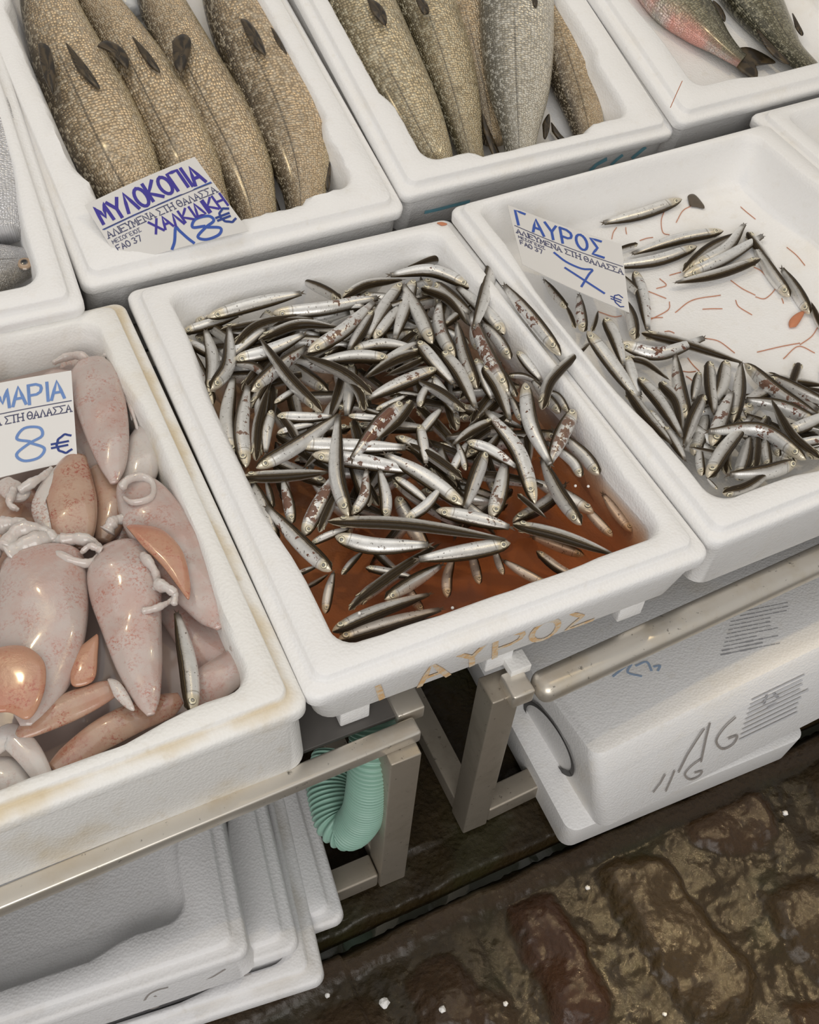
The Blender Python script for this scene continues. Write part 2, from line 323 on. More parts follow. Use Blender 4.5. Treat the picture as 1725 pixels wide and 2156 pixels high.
BROTH = liquid_mat('brown_fish_liquid', (0.76, 0.38, 0.03), 24.0, 0.4)
MELT = plain('pink_melt_water', (0.50, 0.40, 0.36), 0.12, 0, 30, 0.25)
def floor_mat():
    k = N('wet_cobbles'); c = k.coord(); st = k.attr('stone'); hue = k.attr('hue')
    n = k.noise(c, 26, 5, 0.65); n2 = k.noise(c, 230, 5, 0.75); n3 = k.noise(c, 7, 3)
    stone = k.mix(hue, k.mix(n2, (0.030, 0.019, 0.006, 1), (0.085, 0.058, 0.022, 1)), k.mix(n2, (0.034, 0.013, 0.004, 1), (0.080, 0.034, 0.013, 1)))
    soil = k.mix(n, (0.010, 0.006, 0.0015, 1), (0.062, 0.038, 0.010, 1)); soil = k.mix(k.math('MULTIPLY', k.val(n3, 0.50, 0.66), 0.6), soil, (0.034, 0.034, 0.008, 1))
    col = k.mix(st, soil, stone); col = k.mix(k.math('MULTIPLY', k.val(n, 0.55, 0.75), 0.5), col, (0.030, 0.022, 0.010, 1))
    h = k.math('ADD', k.math('MULTIPLY', n2, 1.1), k.math('SUBTRACT', 0.8, k.vor(c, 165, 'SMOOTH_F1')))
    nb = k.bump(h, 0.9, 0.005); nc_ = k.bump(h, 0.35, 0.0012)
    return k.pbr(col, k.math('ADD', 0.24, k.math('MULTIPLY', n, 0.22)), 0, nb, Specular_IOR_Level=0.22, Coat_Weight=0.60, Coat_Roughness=0.14, Coat_Normal=nc_)
FLOOR = floor_mat()
GUTTER_W = plain('gutter_water', (0.02, 0.022, 0.015), 0.05, 0, 60, 0.3, Coat_Weight=1.0)

# ------------------------------------------------------------------ the setting: market floor
def build_floor():
    xs = np.concatenate([np.linspace(-3, -0.65, 16)[:-1], np.arange(-0.65, 1.30, 0.0032), np.linspace(1.3, 3.2, 14)[1:]])
    ys = np.concatenate([np.linspace(-2.6, -0.62, 14)[:-1], np.arange(-0.62, 0.30, 0.0032), np.linspace(0.3, 3.2, 16)[1:]])
    X, Y = np.meshgrid(xs, ys); Z = np.zeros_like(X); ST = np.zeros_like(X); HU = np.zeros_like(X)
    def smooth_noise(sc, seed):
        r = np.random.default_rng(seed); g = r.random((64, 64)); xi = (X*sc) % 63; yi = (Y*sc) % 63
        i, j = xi.astype(int), yi.astype(int); fx, fy = xi-i, yi-j; fx = fx*fx*(3-2*fx); fy = fy*fy*(3-2*fy)
        return (g[j, i]*(1-fx)+g[j, i+1]*fx)*(1-fy)+(g[j+1, i]*(1-fx)+g[j+1, i+1]*fx)*fy
    n1 = smooth_noise(22, 1); n2 = smooth_noise(60, 2); n3 = smooth_noise(150, 3)
    Z += (n1-0.5)*0.010+(n2-0.5)*0.0025+(n3-0.5)*0.0007
    cob = sstep(-0.095, -0.115, Y)
    stones = [([(1058, 1895), (1155, 1863), (1235, 1975), (1310, 2135), (1190, 2190), (1110, 2030)], 1.0, 0.012),
              ([(1235, 1832), (1300, 1795), (1402, 1790), (1540, 1958), (1626, 2075), (1600, 2118), (1440, 2180), (1310, 1940)], 0.15, 0.014),
              ([(1600, 1872), (1725, 1830), (1860, 1990), (1760, 2090), (1650, 1975)], 0.2, 0.012),
              ([(1432, 1690), (1590, 1632), (1655, 1735), (1640, 1775), (1530, 1800), (1450, 1760)], 0.55, 0.010),
              ([(850, 2052), (940, 1985), (985, 2025), (1050, 2150), (930, 2210), (875, 2150)], 0.6, 0.010),
              ([(990, 2085), (1050, 2060), (1120, 2150), (1060, 2200)], 0.3, 0.007),
              ([(1650, 2110), (1760, 2080), (1850, 2200), (1720, 2260)], 0.5, 0.010),
              ([(640, 2130), (790, 2080), (840, 2180), (720, 2260)], 0.4, 0.008),
              ([(1690, 1600), (1790, 1560), (1880, 1680), (1760, 1740)], 0.3, 0.010)]
    polys = [(np.array([at(u, v, 0)[:2] for u, v in q]), h, z) for q, h, z in stones]
    r = np.random.default_rng(5)
    for iy in range(8):                       # the same paving beyond the frame
        for ix in range(-6, 14):
            c = np.array([ix*0.16+(iy % 2)*0.08, -0.17-iy*0.125]);
            if any(np.min(np.linalg.norm(p-c, axis=1)) < 0.11 or np.linalg.norm(p.mean(0)-c) < 0.13 for p, _, _ in polys[:9]): continue
            q = c+np.array([(-.065, -.045), (.065, -.045), (.065, .045), (-.065, .045)])+r.normal(0, 0.010, (4, 2)); polys.append((q, r.random(), 0.010))
    for q, hue, hz in polys:
        c = q.mean(0); sd = np.full(X.shape, -9.0); acc = np.zeros_like(X)
        if ((q[1, 0]-q[0, 0])*(q[2, 1]-q[1, 1])-(q[1, 1]-q[0, 1])*(q[2, 0]-q[1, 0])) < 0: q = q[::-1]
        for i in range(len(q)):
            a, b = q[i], q[(i+1) % len(q)]; e = unit(b-a); nx, ny = e[1], -e[0]
            acc += np.exp(np.clip(((X-a[0])*nx+(Y-a[1])*ny)/0.007, -60, 60))
        sd = 0.007*np.log(acc+1e-30)+(n2-0.5)*0.009+(n3-0.5)*0.006
        mk = sstep(0.004, -0.016, sd)*cob; Z += mk*(hz+(n1-0.5)*0.006+0.004*sstep(0, -0.06, sd)); mk2 = sstep(0.003, -0.006, sd)*cob
        HU = np.where(mk2 > ST, hue, HU); ST = np.maximum(ST, mk2)
    gy = -0.066+0.004*(n1-0.5)+0.02*(X-0.1)*0.5
    kerb = np.exp(-((Y-(gy-0.026))/0.014)**4); gut = np.exp(-((Y-gy)/0.011)**4)
    Z = Z*(1-0.8*np.maximum(kerb, gut))+kerb*0.006-gut*0.016
    ST = np.maximum(ST, kerb*0.75); HU = np.where(kerb > 0.4, 0.55, HU)
    g_ = np.random.default_rng(9).normal(0, 1, X.shape); g2_ = (g_+np.roll(g_, 1, 0)+np.roll(g_, 1, 1)+np.roll(np.roll(g_, 1, 0), 1, 1))/2
    Z += (0.00010*g_+0.00032*g2_)*(1-.8*gut)*(0.6+0.9*n2)
    Z -= 0.010*sstep(-0.05, -0.11, Y); Z -= 0.006
    nr, nc = X.shape; V = np.stack([X, Y, Z], -1).reshape(-1, 3)
    idx = np.arange(nr*nc).reshape(nr, nc)
    F = np.stack([idx[:-1, :-1], idx[:-1, 1:], idx[1:, 1:], idx[1:, :-1]], -1).reshape(-1, 4)
    me = bpy.data.meshes.new('floor'); me.vertices.add(len(V)); me.vertices.foreach_set('co', V.ravel().astype(np.float32))
    me.loops.add(F.size); me.loops.foreach_set('vertex_index', F.ravel().astype(np.int32)); me.polygons.add(len(F))
    me.polygons.foreach_set('loop_start', np.arange(0, F.size, 4, dtype=np.int32)); me.update(calc_edges=True); me.validate()
    for k, a in (('stone', ST), ('hue', HU)):
        t = me.attributes.new(k, 'FLOAT', 'POINT'); t.data.foreach_set('value', a.ravel().astype(np.float32))
    me.polygons.foreach_set('use_smooth', [True]*len(me.polygons))
    tag(obj('floor', me, FLOOR), 'wet brown cobbled market floor with mossy joints and a gutter', kind='structure')
build_floor()
xs = np.arange(-0.6, 1.2, 0.006); r_ = np.random.default_rng(3)
up_ = -0.064+0.01*(xs-0.1)+np.cumsum(r_.normal(0, 0.0007, len(xs)))*0.25; lo_ = up_-0.0075-r_.random(len(xs))*0.003
V = [(x, y, -0.017) for x, y in zip(xs, up_)]+[(x, y, -0.017) for x, y in zip(xs, lo_)]
V += [(x, y, -0.030) for x, y, _ in V]
n_ = len(xs); F = [(i, i+1, n_+i+1, n_+i) for i in range(n_-1)]+[(2*n_+i, 3*n_+i, 3*n_+i+1, 2*n_+i+1) for i in range(n_-1)]+[(i, 2*n_+i, 2*n_+i+1, i+1) for i in range(n_-1)]+[(n_+i, n_+i+1, 3*n_+i+1, 3*n_+i) for i in range(n_-1)]
tag(obj('gutter_water', mesh('gutter_water', V, F, smooth=False), GUTTER_W), 'thin dark stream of water running along the gutter', 'water', kind='stuff')

# ------------------------------------------------------------------ polystyrene crates
def rect_ring(x0, x1, y0, y1, z, r, bulge=0.0, m=16, kc=6, s0=0.12, s1=0.34, jit=0.0, dip=0.0):
    P = []
    cs = [((x1-r, y0+r), -90), ((x1-r, y1-r), 0), ((x0+r, y1-r), 90), ((x0+r, y0+r), 180)]
    sides = [((x0+r, y0), (x1-r, y0), (0, -1)), ((x1, y0+r), (x1, y1-r), (1, 0)), ((x1-r, y1), (x0+r, y1), (0, 1)), ((x0, y1-r), (x0, y0+r), (-1, 0))]
    if not isinstance(bulge, list): bulge = [bulge]*4
    for (a, b, nn), (c, an), bg in zip(sides, cs, bulge):
        for i in range(m):
            s = i/m; bl = bg*float(sstep(s0, s1, s)*(1-sstep(1-s1, 1-s0, s))); j = random.uniform(-jit, jit)
            P.append((a[0]+(b[0]-a[0])*s+nn[0]*(bl+j), a[1]+(b[1]-a[1])*s+nn[1]*(bl+j), z+random.uniform(-jit, jit)*0.5-dip*float(sstep(.45, .55, s)*(1-sstep(.62, .70, s)))))
        for i in range(kc):
            t = math.radians(an+90*i/kc); P.append((c[0]+r*math.cos(t), c[1]+r*math.sin(t), z))
    return P
def foam_crate(fr, W, L, H, ins, mat, label, bulge=0.010, jit=0.0, grp=None, s0=0.12, s1=0.34, ridge=0.009, grime=0.3, feet=True, draft=0.018, group='fish crates on the stall', m=16, dip=0.0, name='foam_crate', fd=.078, fh=.019):
    il, ir, i_f, ib = ins; FL = min(H, fd)
    def rg(i, z, r, **k): return rect_ring(i, W-i, i, L-i, z, r, m=m, **k)
    rings, G = [], []
    def add(P, g): rings.append(P); G.append(g)
    add(rg(draft+0.010, -H, .02), .2); add(rg(draft, -H, .03), .3); add(rg(draft-.003, -H+.004, .02), .5); add(rg(.006, -.022, .016), .1); add(rg(.005, -.018, .015), .15)
    add(rg(.0008, -.0165, .014), .1); add(rg(0, -.015, .014), .1); add(rg(0, -.0045, .014), .2); add(rg(.0014, -.0014, .014), .3); add(rg(.0045, 0, .013), .5)
    def rq(e, z, r, **k): return rect_ring(il-e, W-ir+e, i_f-e, L-ib+e, z, r, m=m, **k)
    t = min(il, ir, i_f, ib); lw = min(.0135, t-.012)
    add(rg(lw-.001, .0004, .012), 1.0); add(rg(lw, .0016, .012), 1.0); add(rg(lw+.0012, ridge-.0015, .012), .3); add(rg(lw+.0028, ridge, .012), .05)
    bulge = [max(0, min(q, i-lw-.008)) for i, q in zip((i_f, ir, ib, il), bulge if isinstance(bulge, (tuple, list)) else [bulge]*4)]
    add(rq(.003, ridge, .022, bulge=bulge, s0=s0, s1=s1, jit=jit, dip=dip), .05); add(rq(.0, ridge-.002, .024, bulge=bulge, s0=s0, s1=s1, jit=jit, dip=dip), .1)
    add(rq(-.003, ridge-.012, .024, bulge=[q*.9 for q in bulge], s0=s0, s1=s1), .05); add(rq(-.010, -FL+.022, .026, bulge=[q*.5 for q in bulge]), .2); add(rq(-.020, -FL+.0145, .024), .4)
    nc = len(rings[0]); V = np.array([p for q in rings for p in q]); F = stitch(len(rings), nc)
    F.append(tuple(range(nc-1, -1, -1))); F.append(tuple((len(rings)-1)*nc+j for j in range(nc)))
    gr = np.repeat(np.array(G)*grime, nc)
    root = empty(name, M=fr.M); tag(root, label, 'crate', group)
    b = obj('shell', mesh('crate_shell', V, F, sharp=50, attr={'grime': gr}), mat, root)
    if feet:
        for fx in (0.13, 0.5, 0.87):
            for fy in (0.03, 0.97):
                y = draft+0.006+(L-2*draft-0.012-0.02)*(0 if fy < .5 else 1)
                bar('foot', mat, (W*fx-0.016, y+0.01, -H+.001-fh/2), (W*fx+0.016, y+0.01, -H+.001-fh/2), 0.020, fh, bev=0.002, parent=root)
    return root
fA = Frame(0, 0, .46); WA, LA, HA = .441, .616, .078
crA = foam_crate(fA, WA, LA, HA, (.044, .034, .037, .030), FOAM, 'white foam crate in the middle holding the anchovy heap and brown liquid', bulge=(.002, .010, .002, .010), jit=0.0006, fh=.040)
fC = Frame(.4430, .0047, .4676, .0116, .0202, -.0331); WC = .5218
crC = foam_crate(fC, WC, .606, .110, (.028, .040, .040, .022), FOAM, 'white foam crate on the right with a few scattered anchovies and red feelers', jit=0.0006, feet=False)
fD = Frame(-.4398, -.0085, .458, .0110); WD = .44
crD = foam_crate(fD, WD, .606, .114, (.04, .040, .036, .03), FOAM_OLD, 'yellowed foam crate on the left holding pale squid', jit=0.0014, grime=.9, feet=False, draft=.005)
fB = Frame(-.047, .622, .472, .03, .245); WB = .434
crB = foam_crate(fB, WB, .64, .100, (.055, .052, .052, .03), FOAM, 'white foam crate at the back left with four whole meagre', bulge=.012, jit=.0018, s0=.16, s1=.20, feet=False, grime=.35, m=34, draft=.005, fd=.075)
kE = 1.0185; fE = Frame(*(CAM+(np.array([.3785, .6298, .4958])-CAM)*kE), .0267, .2873); WE = .4475
crE = foam_crate(fE, WE, .64, .100, (.050, .060, .042, .03), FOAM, 'white foam crate at the back with meagre tails and teal marks on its front', bulge=.012, jit=.0006, s0=.16, s1=.20, feet=False, m=34, draft=.005, fd=.075)
fF = Frame(-.4931, .5882, .481, -.0272, .2218); WF = .44
crF = foam_crate(fF, WF, .64, .105, (.04, .040, .042, .03), FOAM, 'white foam crate at the far left edge holding silvery bream', feet=False, fd=.075)
kG = 1.0200; fG = Frame(*(CAM+(np.array([.811, .632, .515])-CAM)*kG), .06, .30); WG = .47
crG = foam_crate(fG, WG, .64, .112, (.055, .04, .050, .03), FOAM, 'white foam crate at the top right with two sea bass', feet=False, fd=.060, draft=.005)
fH = Frame(.975, .05, .472, .03, .03, -.02)
crH = foam_crate(fH, .50, .606, HA, (.040, .04, .04, .03), FOAM, 'empty white foam crate at the right edge of the photo', bulge=.008)

q_ = fD.loc(at_y(436, 1672, -.004)); ft = bar('dirty_foot', STEEL_D, (q_[0]-.014, .0095, q_[2]), (q_[0]+.014, .0095, q_[2]), .012, .020, bev=.002, parent=crD)
# crates stored under the stall
fS1 = Frame(-.105, -.084, .150, -.1374, -.085, -.121)
def under(u, v, z, d=0.0): p = at(u, v, z); return Frame(p[0], p[1], z, -.1374+d, -.085, -.121)
def shifted(fr, W, L): g = Frame(0, 0, 0); g.M = fr.M @ Matrix.Translation((-W, 0, 0)); A = np.array(g.M); g.Rw = A[:3, :3]; g.t = A[:3, 3]; return g
gU = 'empty crates stacked under the stall'
U1 = shifted(fS1, .42, .5); U2 = shifted(under(630, 1992, .100), .42, .5); U3 = shifted(under(684, 2062, .074, -.02), .45, .52); U4 = shifted(under(726, 1932, .062, .02), .42, .5)
ub = dict(feet=False, group=gU, bulge=.012, ridge=.007)
crU1 = foam_crate(U1, .42, .50, .064, (.05, .055, .055, .04), FOAM_GREY, 'empty foam crate on top of the stack under the left table', jit=.0008, draft=.004, fd=.032, **ub)
crU2 = foam_crate(U2, .42, .50, .050, (.05, .055, .055, .04), FOAM_GREY, 'empty foam crate just under the topmost one below the left table', draft=.006, **ub)
crU3 = foam_crate(U3, .45, .52, .050, (.04, .030, .030, .03), FOAM_GREY, 'wide grubby foam crate carrying the nested empty crates by the gutter', grime=.8, **ub)
crU4 = foam_crate(U4, .42, .50, .055, (.05, .05, .055, .04), FOAM_GREY, 'empty foam crate lowest and furthest right in the stack by the hose', **ub)

# closed crates on the right, under the stall
def closed_box(fr, W, D, H, label, draft, mat, lid, name='lidded_foam_box'):
    root = empty(name, M=fr.M); tag(root, label, 'crate', 'closed boxes under the right table')
    def rg(i, z, r): return rect_ring(i, W-i, i, D-i, z, r)
    def solid(nm, rings):
        nc = len(rings[0]); V = np.array([p for q in rings for p in q]); F = stitch(len(rings), nc)
        F.append(tuple(range(nc-1, -1, -1))); F.append(tuple((len(rings)-1)*nc+j for j in range(nc)))
        return obj(nm, mesh(nm, V, F, sharp=50, attr={'grime': np.full(len(V), .15)}), mat, root)
    zl = -lid
    solid('box_body', [rg(draft+.012, -H, .012), rg(draft+.001, -H, .016), rg(draft-.002, -H+.004, .016), rg(.001, zl-.001, .016), rg(.003, zl, .016)])
    if lid: solid('lid', [rg(.004, zl-.0004, .016), rg(-.0005, zl+.001, .016), rg(0, -.010, .016), rg(.0025, -.0025, .015), rg(.010, 0, .012)])
    return root
fR1 = Frame(.3172, -.0592, .2125, -.0202, -.2294, -.137)
bxR1 = closed_box(fR1, .56, .40, .152, 'large white foam box with a lid, black ring and 16 marked on it', .002, FOAM, .045)
qa, qb = at(1186, 1786, .001), at(1552, 1634, .001); yw = math.atan2(qb[1]-qa[1], qb[0]-qa[0])
fR2 = Frame(qa[0]-.006*math.cos(yw), qa[1]-.006*math.cos(yw), .062, yw)
bxR2 = closed_box(fR2, .36, .36, .061, 'low foam box end sticking out beneath the large lidded box', .006, FOAM, 0, name='foam_box')

# ------------------------------------------------------------------ steel stall tables
def table(name, label): return tag(empty(name, (0.0, 0.0, 0.0)), label, 'table', 'steel stall tables')
ZT = .362
TL = table('stall_table', 'left steel stall table with a stained flat front rail and hose behind its leg')
bar('front_rail', STEEL, (-.95, -.0322, .338), (.113, -.0047, .338), .0205, .019, bev=.003, parent=TL)
sh = bar('table_top', SHEET, (-.95, .310, .338), (.10, .310, .338), .59, .006, bev=.001, parent=TL)
bar('rear_shelf', SHEET, (-.95, .93, .444), (.36, .93, .444), .66, .006, up=(0, -.24, .97), bev=.001, parent=TL)
for q in ((.0915, -.011), (-.85, -.018)):
    bar('leg', STEEL_D, (q[0], q[1], 0), (q[0], q[1], .329), .034, .034, up=(0, 1, 0), bev=.002, parent=TL)
for q in (.0915, -.85):
    bar('leg', STEEL_D, (q, 1.2, 0), (q, 1.2, .44), .034, .034, up=(0, 1, 0), bev=.002, parent=TL)
    bar('side_runner', STEEL_D, (q, 0.006, .017), (q, 1.18, .017), .030, .030, bev=.002, parent=TL)
bar('lower_rail', STEEL_D, (-.83, -.010, .018), (.073, -.010, .018), .030, .032, bev=.003, parent=TL)
bar('end_bracket', STEEL, (.098, .024, .339), (.128, .024, .339), .030, .020, bev=.002, parent=TL)
TR = table('stall_table.001', 'right steel stall table with a rounded front rail above the lidded box')
bar('front_rail', STEEL, (.247, -.0112, .334), (1.35, .0523, .334), .034, .030, bev=.0125, parent=TR, seg=6)
bar('table_top', SHEET, (.245, .34, .338), (1.5, .34, .338), .57, .006, bev=.001, parent=TR)
bar('rear_shelf', SHEET, (.385, .95, .482), (1.5, .95, .482), .66, .006, up=(0, -.28, .96), bev=.001, parent=TR)
for q in ((.2165, .010, .332), (1.30, .06, .332)):
    bar('leg', STEEL_D, (q[0], q[1], 0), (q[0], q[1], q[2]), .034, .034, up=(0, 1, 0), bev=.002, parent=TR)
    bar('leg', STEEL_D, (q[0], 1.22, 0), (q[0], 1.22, .46), .034, .034, up=(0, 1, 0), bev=.002, parent=TR)
    bar('side_runner', STEEL_D, (q[0], q[1]+.018, .017), (q[0], 1.20, .017), .030, .030, bev=.002, parent=TR)
bar('lower_rail', STEEL_D, (.234, .010, .018), (1.28, .06, .018), .030, .032, bev=.003, parent=TR)
bar('end_bracket', STEEL, (.217, -.0015, .336), (.243, -.0015, .336), .032, .022, bev=.003, parent=TR)
bar('bracket_tab', FOAM_OLD, (.226, .018, .350), (.250, .018, .350), .022, .012, bev=.001, parent=TR)

# ------------------------------------------------------------------ green corrugated hose
def hose():
    pts = [(785, 1480, .05), (785, 1540, .030), (782, 1600, .012), (776, 1660, .004), (764, 1712, .003), (738, 1744, .008), (710, 1734, .022), (696, 1695, .045), (690, 1650, .07), (700, 1590, .10)]
    P = spline(np.array([at_y(u, v, y) for u, v, y in pts]), 420)
    d = np.concatenate([[0], np.cumsum(np.linalg.norm(np.diff(P, axis=0), axis=1))])
    s = np.linspace(0, d[-1], 480); P = np.stack([np.interp(s, d, P[:, i]) for i in range(3)], -1)
    rad = .0230+.0021*np.clip(np.sin(s/.0052*2*math.pi)*1.6, -1, 1)
    V, F, uv, _ = body(P, rad, rad, np.array([0.3, 1, 0.1]), 0, nc=28)
    tag(obj('hose', mesh('hose', V, F, uv), HOSE), 'pale green corrugated drain hose hanging in a loop below the left table', 'hose')
hose()

# ------------------------------------------------------------------ strokes, lettering
def ribbon(lines, fn, wid, name, mat, parent, lift=0.0004):
    V, F = [], []
    for L_ in lines:
        ww = wid
        if isinstance(L_, tuple) and isinstance(L_[0], (int, float)) is False and len(L_) == 2 and isinstance(L_[1], float): L_, ww = L_
        P = np.array([fn(*p)[0] for p in L_]); Nn = np.array([fn(*p)[1] for p in L_])
        T = unit(np.gradient(P, axis=0)); S = unit(np.cross(Nn, T)); P = P+Nn*lift
        P[0] -= T[0]*ww*.4; P[-1] += T[-1]*ww*.4; b = len(V)
        for p, s_, q in zip(P, S, Nn): V += [p-s_*ww/2, p+s_*ww/2]
        F += [(b+2*i, b+2*i+1, b+2*i+3, b+2*i+2) for i in range(len(P)-1)]
    me = bpy.data.meshes.new(name); pm = np.array(parent.matrix_world.inverted()) if parent is not None else np.eye(4)
    V = np.array(V)@pm[:3, :3].T+pm[:3, 3]; me.from_pydata([tuple(map(float, v)) for v in V], [], F); me.update()
    return obj(name, me, mat, parent)
GL = {'Μ': [[(0, 1), (0.08, 0), (0.5, .75), (0.92, 0), (1, 1)]], 'Υ': [[(0, 0), (.5, .5)], [(1, 0), (.5, .5), (.5, 1)]], 'Λ': [[(0, 1), (.5, 0), (1, 1)]],
      'Ο': [[(.5+.5*math.sin(t), .5-.5*math.cos(t)) for t in np.linspace(0, 6.283, 17)]], 'Κ': [[(0, 0), (0, 1)], [(.9, 0), (.05, .55), (1, 1)]],
      'Π': [[(0, 1), (0, 0), (1, 0), (1, 1)]], 'Ι': [[(.5, 0), (.5, 1)]], 'Α': [[(0, 1), (.5, 0), (1, 1)], [(.2, .65), (.8, .65)]], 'Χ': [[(0, 0), (1, 1)], [(1, 0), (0, 1)]],
      'Δ': [[(0, 1), (.5, 0), (1, 1), (0, 1)]], 'Η': [[(0, 0), (0, 1)], [(1, 0), (1, 1)], [(0, .5), (1, .5)]], 'Γ': [[(0, 1), (0, 0), (.9, 0)]],
      'Ρ': [[(0, 1), (0, 0)], [(0, 0), (.6, 0), (.95, .12), (1, .28), (.9, .45), (.6, .55), (0, .55)]], 'Σ': [[(.95, 0), (0, 0), (.55, .5), (0, 1), (1, 1)]],
      'Ε': [[(.9, 0), (0, 0), (0, 1), (.95, 1)], [(0, .5), (.75, .5)]], 'Ν': [[(0, 1), (0, 0), (1, 1), (1, 0)]], 'Τ': [[(0, 0), (1, 0)], [(.5, 0), (.5, 1)]],
      'Θ': [[(.5+.5*math.sin(t), .5-.5*math.cos(t)) for t in np.linspace(0, 6.283, 17)], [(.25, .5), (.75, .5)]], 'F': [[(.9, 0), (0, 0), (0, 1)], [(0, .5), (.75, .5)]],
      '3': [[(.05, .1), (.5, 0), (.9, .2), (.45, .47), (.95, .72), (.5, 1), (.0, .88)]], '7': [[(0, 0), (1, 0), (.4, 1)]],
      '€': [[(1, .12), (.7, 0), (.35, .2), (.25, .5), (.35, .8), (.7, 1), (1, .88)], [(0, .4), (.85, .4)], [(0, .6), (.8, .6)]],
      '1': [[(.1, .35), (.55, 0), (.5, 1)]], '6': [[(.85, 0), (.35, .3), (.1, .7), (.35, .98), (.75, .95), (.85, .7), (.55, .52), (.2, .68)]]}
NARROW = {'Ι': .35}
def smooth_line(l, n=4):
    return [tuple(p) for p in spline(np.array(l), (len(l)-1)*n+1)]
def lettering(txt, u0, u1, v0, v1, fill=.78, slant=0.0, wob=0.0, curve=False, serif=False, rise=0.0):
    ws = [(.45 if c == ' ' else NARROW.get(c, 1.0)) for c in txt]; tot = sum(ws); x = 0; out = []
    for c, w_ in zip(txt, ws):
        a = u0+(u1-u0)*x/tot; b = (u1-u0)*w_/tot*fill; x += w_
        if c == ' ': continue
        dv = random.uniform(-wob, wob); k = random.uniform(1-wob*3, 1+wob*3)
        for l in GL[c]:
            q = [(a+b*(p[0] if w_ == 1 else .5)-slant*(p[1]-.5)*(u1-u0)/len(txt), v0+dv+(v1-v0)*k*p[1]-rise*(a-u0)) for p in l]
            if curve and len(q) > 2 and len(q) < 12: q = smooth_line(q, 4)
            else: q = [tuple(np.array(q[i])*(1-t)+np.array(q[i+1])*t) for i in range(len(q)-1) for t in (0, .5)]+[q[-1]]
            out.append(q)
            if serif and len(l) < 12:
                for e in (l[0], l[-1]):
                    if e[1] in (0, 1) and w_ <= 1:
                        cx_ = a+b*(e[0] if w_ == 1 else .5); vy = v0+(v1-v0)*e[1]; out.append([(cx_-b*.2, vy), (cx_, vy), (cx_+b*.2, vy)])
    return out

# ------------------------------------------------------------------ anchovies
CR = {'a': (350, 500, 2.875), 'b': (850, 500, 2.875), 'c': (450, 900, 3.136), 'd': (900, 900, 2.875), 'e': (1125, 350, 2.875),
      'f': (860, 540, 6.635), 'g': (660, 540, 6.635), 'h': (500, 780, 5.75), 'p': (0, 0, 1.0)}
def dome(nr=7, nc=18):                        # eye: shallow dome of radius 1
    V, UV, F = [(0, 0, .42)], [(0, 0)], []
    for i in range(1, nr):
        r = i/(nr-1)
        for j in range(nc): t = 2*math.pi*j/nc; V.append((r*math.cos(t), r*math.sin(t), .42*math.sqrt(max(0, 1-r*r*.98))-.02*(i == nr-1))); UV.append((r, .5))
    F += [(0, 1+j, 1+(j+1) % nc) for j in range(nc)]; F += stitch(nr-1, nc, off=1)
    return mesh('eye', V, F, UV)
EYE_ME = dome(); EYE_ME.materials.append(EYE); EYEB_ME = dome(); EYEB_ME.materials.append(EYE_BIG)
def tail_mesh():                              # forked tail fin, unit length along x, dorsal z
    pr = [(0, .13), (.35, .22), (1.0, .52), (.72, .16), (.60, 0), (.72, -.16), (1.0, -.52), (.35, -.22), (0, -.13)]
    V = [(x, .03*(1-x), z) for x, z in pr]+[(x, -.03*(1-x), z) for x, z in pr]; n = len(pr)
    F = [(0, 1, 3, 4), (1, 2, 3), (0, 4, 8), (4, 5, 7, 8), (5, 6, 7)]; F = F+[tuple(i+n for i in f[::-1]) for f in F]
    F += [(i, (i+1) % n, n+(i+1) % n, n+i) for i in range(n)]
    return mesh('tail_fin', V, F, [(x, .5+z*.5) for x, z in pr]*2, smooth=False)
TAIL_ME = tail_mesh(); TAIL_ME.materials.append(FINM)
PROF_T = [0, .015, .05, .10, .18, .28, .42, .56, .70, .82, .91, .96, 1.0]
PROF_A = [.10, .28, .54, .73, .88, .97, 1.0, .97, .87, .70, .52, .45, .40]
PROF_B = [.12, .34, .60, .78, .90, .98, 1.0, .97, .86, .66, .44, .30, .16]
def basis(X, Y, Z, o, sx=1, sy=1, sz=1):
    return Matrix(((X[0]*sx, Y[0]*sy, Z[0]*sz, o[0]), (X[1]*sx, Y[1]*sy, Z[1]*sz, o[1]), (X[2]*sx, Y[2]*sy, Z[2]*sz, o[2]), (0, 0, 0, 1)))
def anchovy(H, M_, T_, up, roll, label, group, blotch=.3, size=1.0, name='anchovy', tail=True):
    H, T_ = np.array(H), np.array(T_); L = np.linalg.norm(T_-H)
    bend = np.array(M_) if M_ is not None else (H+T_)/2+unit(np.cross(T_-H, up))*L*random.uniform(-.025, .025)
    K = spline(np.array([H, bend, T_]), 30); t = np.linspace(0, 1, 30)
    a = min(.0091, L*.106)*size; bb = a*.74
    A = np.interp(t, PROF_T, PROF_A)*a; B = np.interp(t, PROF_T, PROF_B)*bb
    P = K[0]+(K-K[0])*.985
    V, F, uv, (Tn, D, S) = body(P, A, B, up, math.radians(roll), nc=14, pw=.92)
    root = empty(name, H); tag(root, label, 'anchovy', group)
    obj('body', mesh('anchovy_body', V-H, F, uv), ANCH, root, color=(blotch, random.random(), 0, 1))
    i = 3; re = a*.42
    for sg in (1, -1):
        th = math.radians(72)*sg; n_ = unit(D[i]*math.cos(th)/A[i]+S[i]*math.sin(th)/B[i]); c = P[i]+D[i]*A[i]*math.cos(th)+S[i]*B[i]*math.sin(th)-n_*re*.10
        X = unit(Tn[i]-n_*(Tn[i]@n_)); obj('eye', EYE_ME, None, root, M=basis(X, np.cross(n_, X), n_, c-H, re, re, re))
    if tail:
        X = Tn[-1]; Z = D[-1]; Y = np.cross(Z, X); l = a*1.15; obj('tail_fin', TAIL_ME, None, root, M=basis(X, Y, Z, P[-2]-H, l, l, l*.55))
    return root
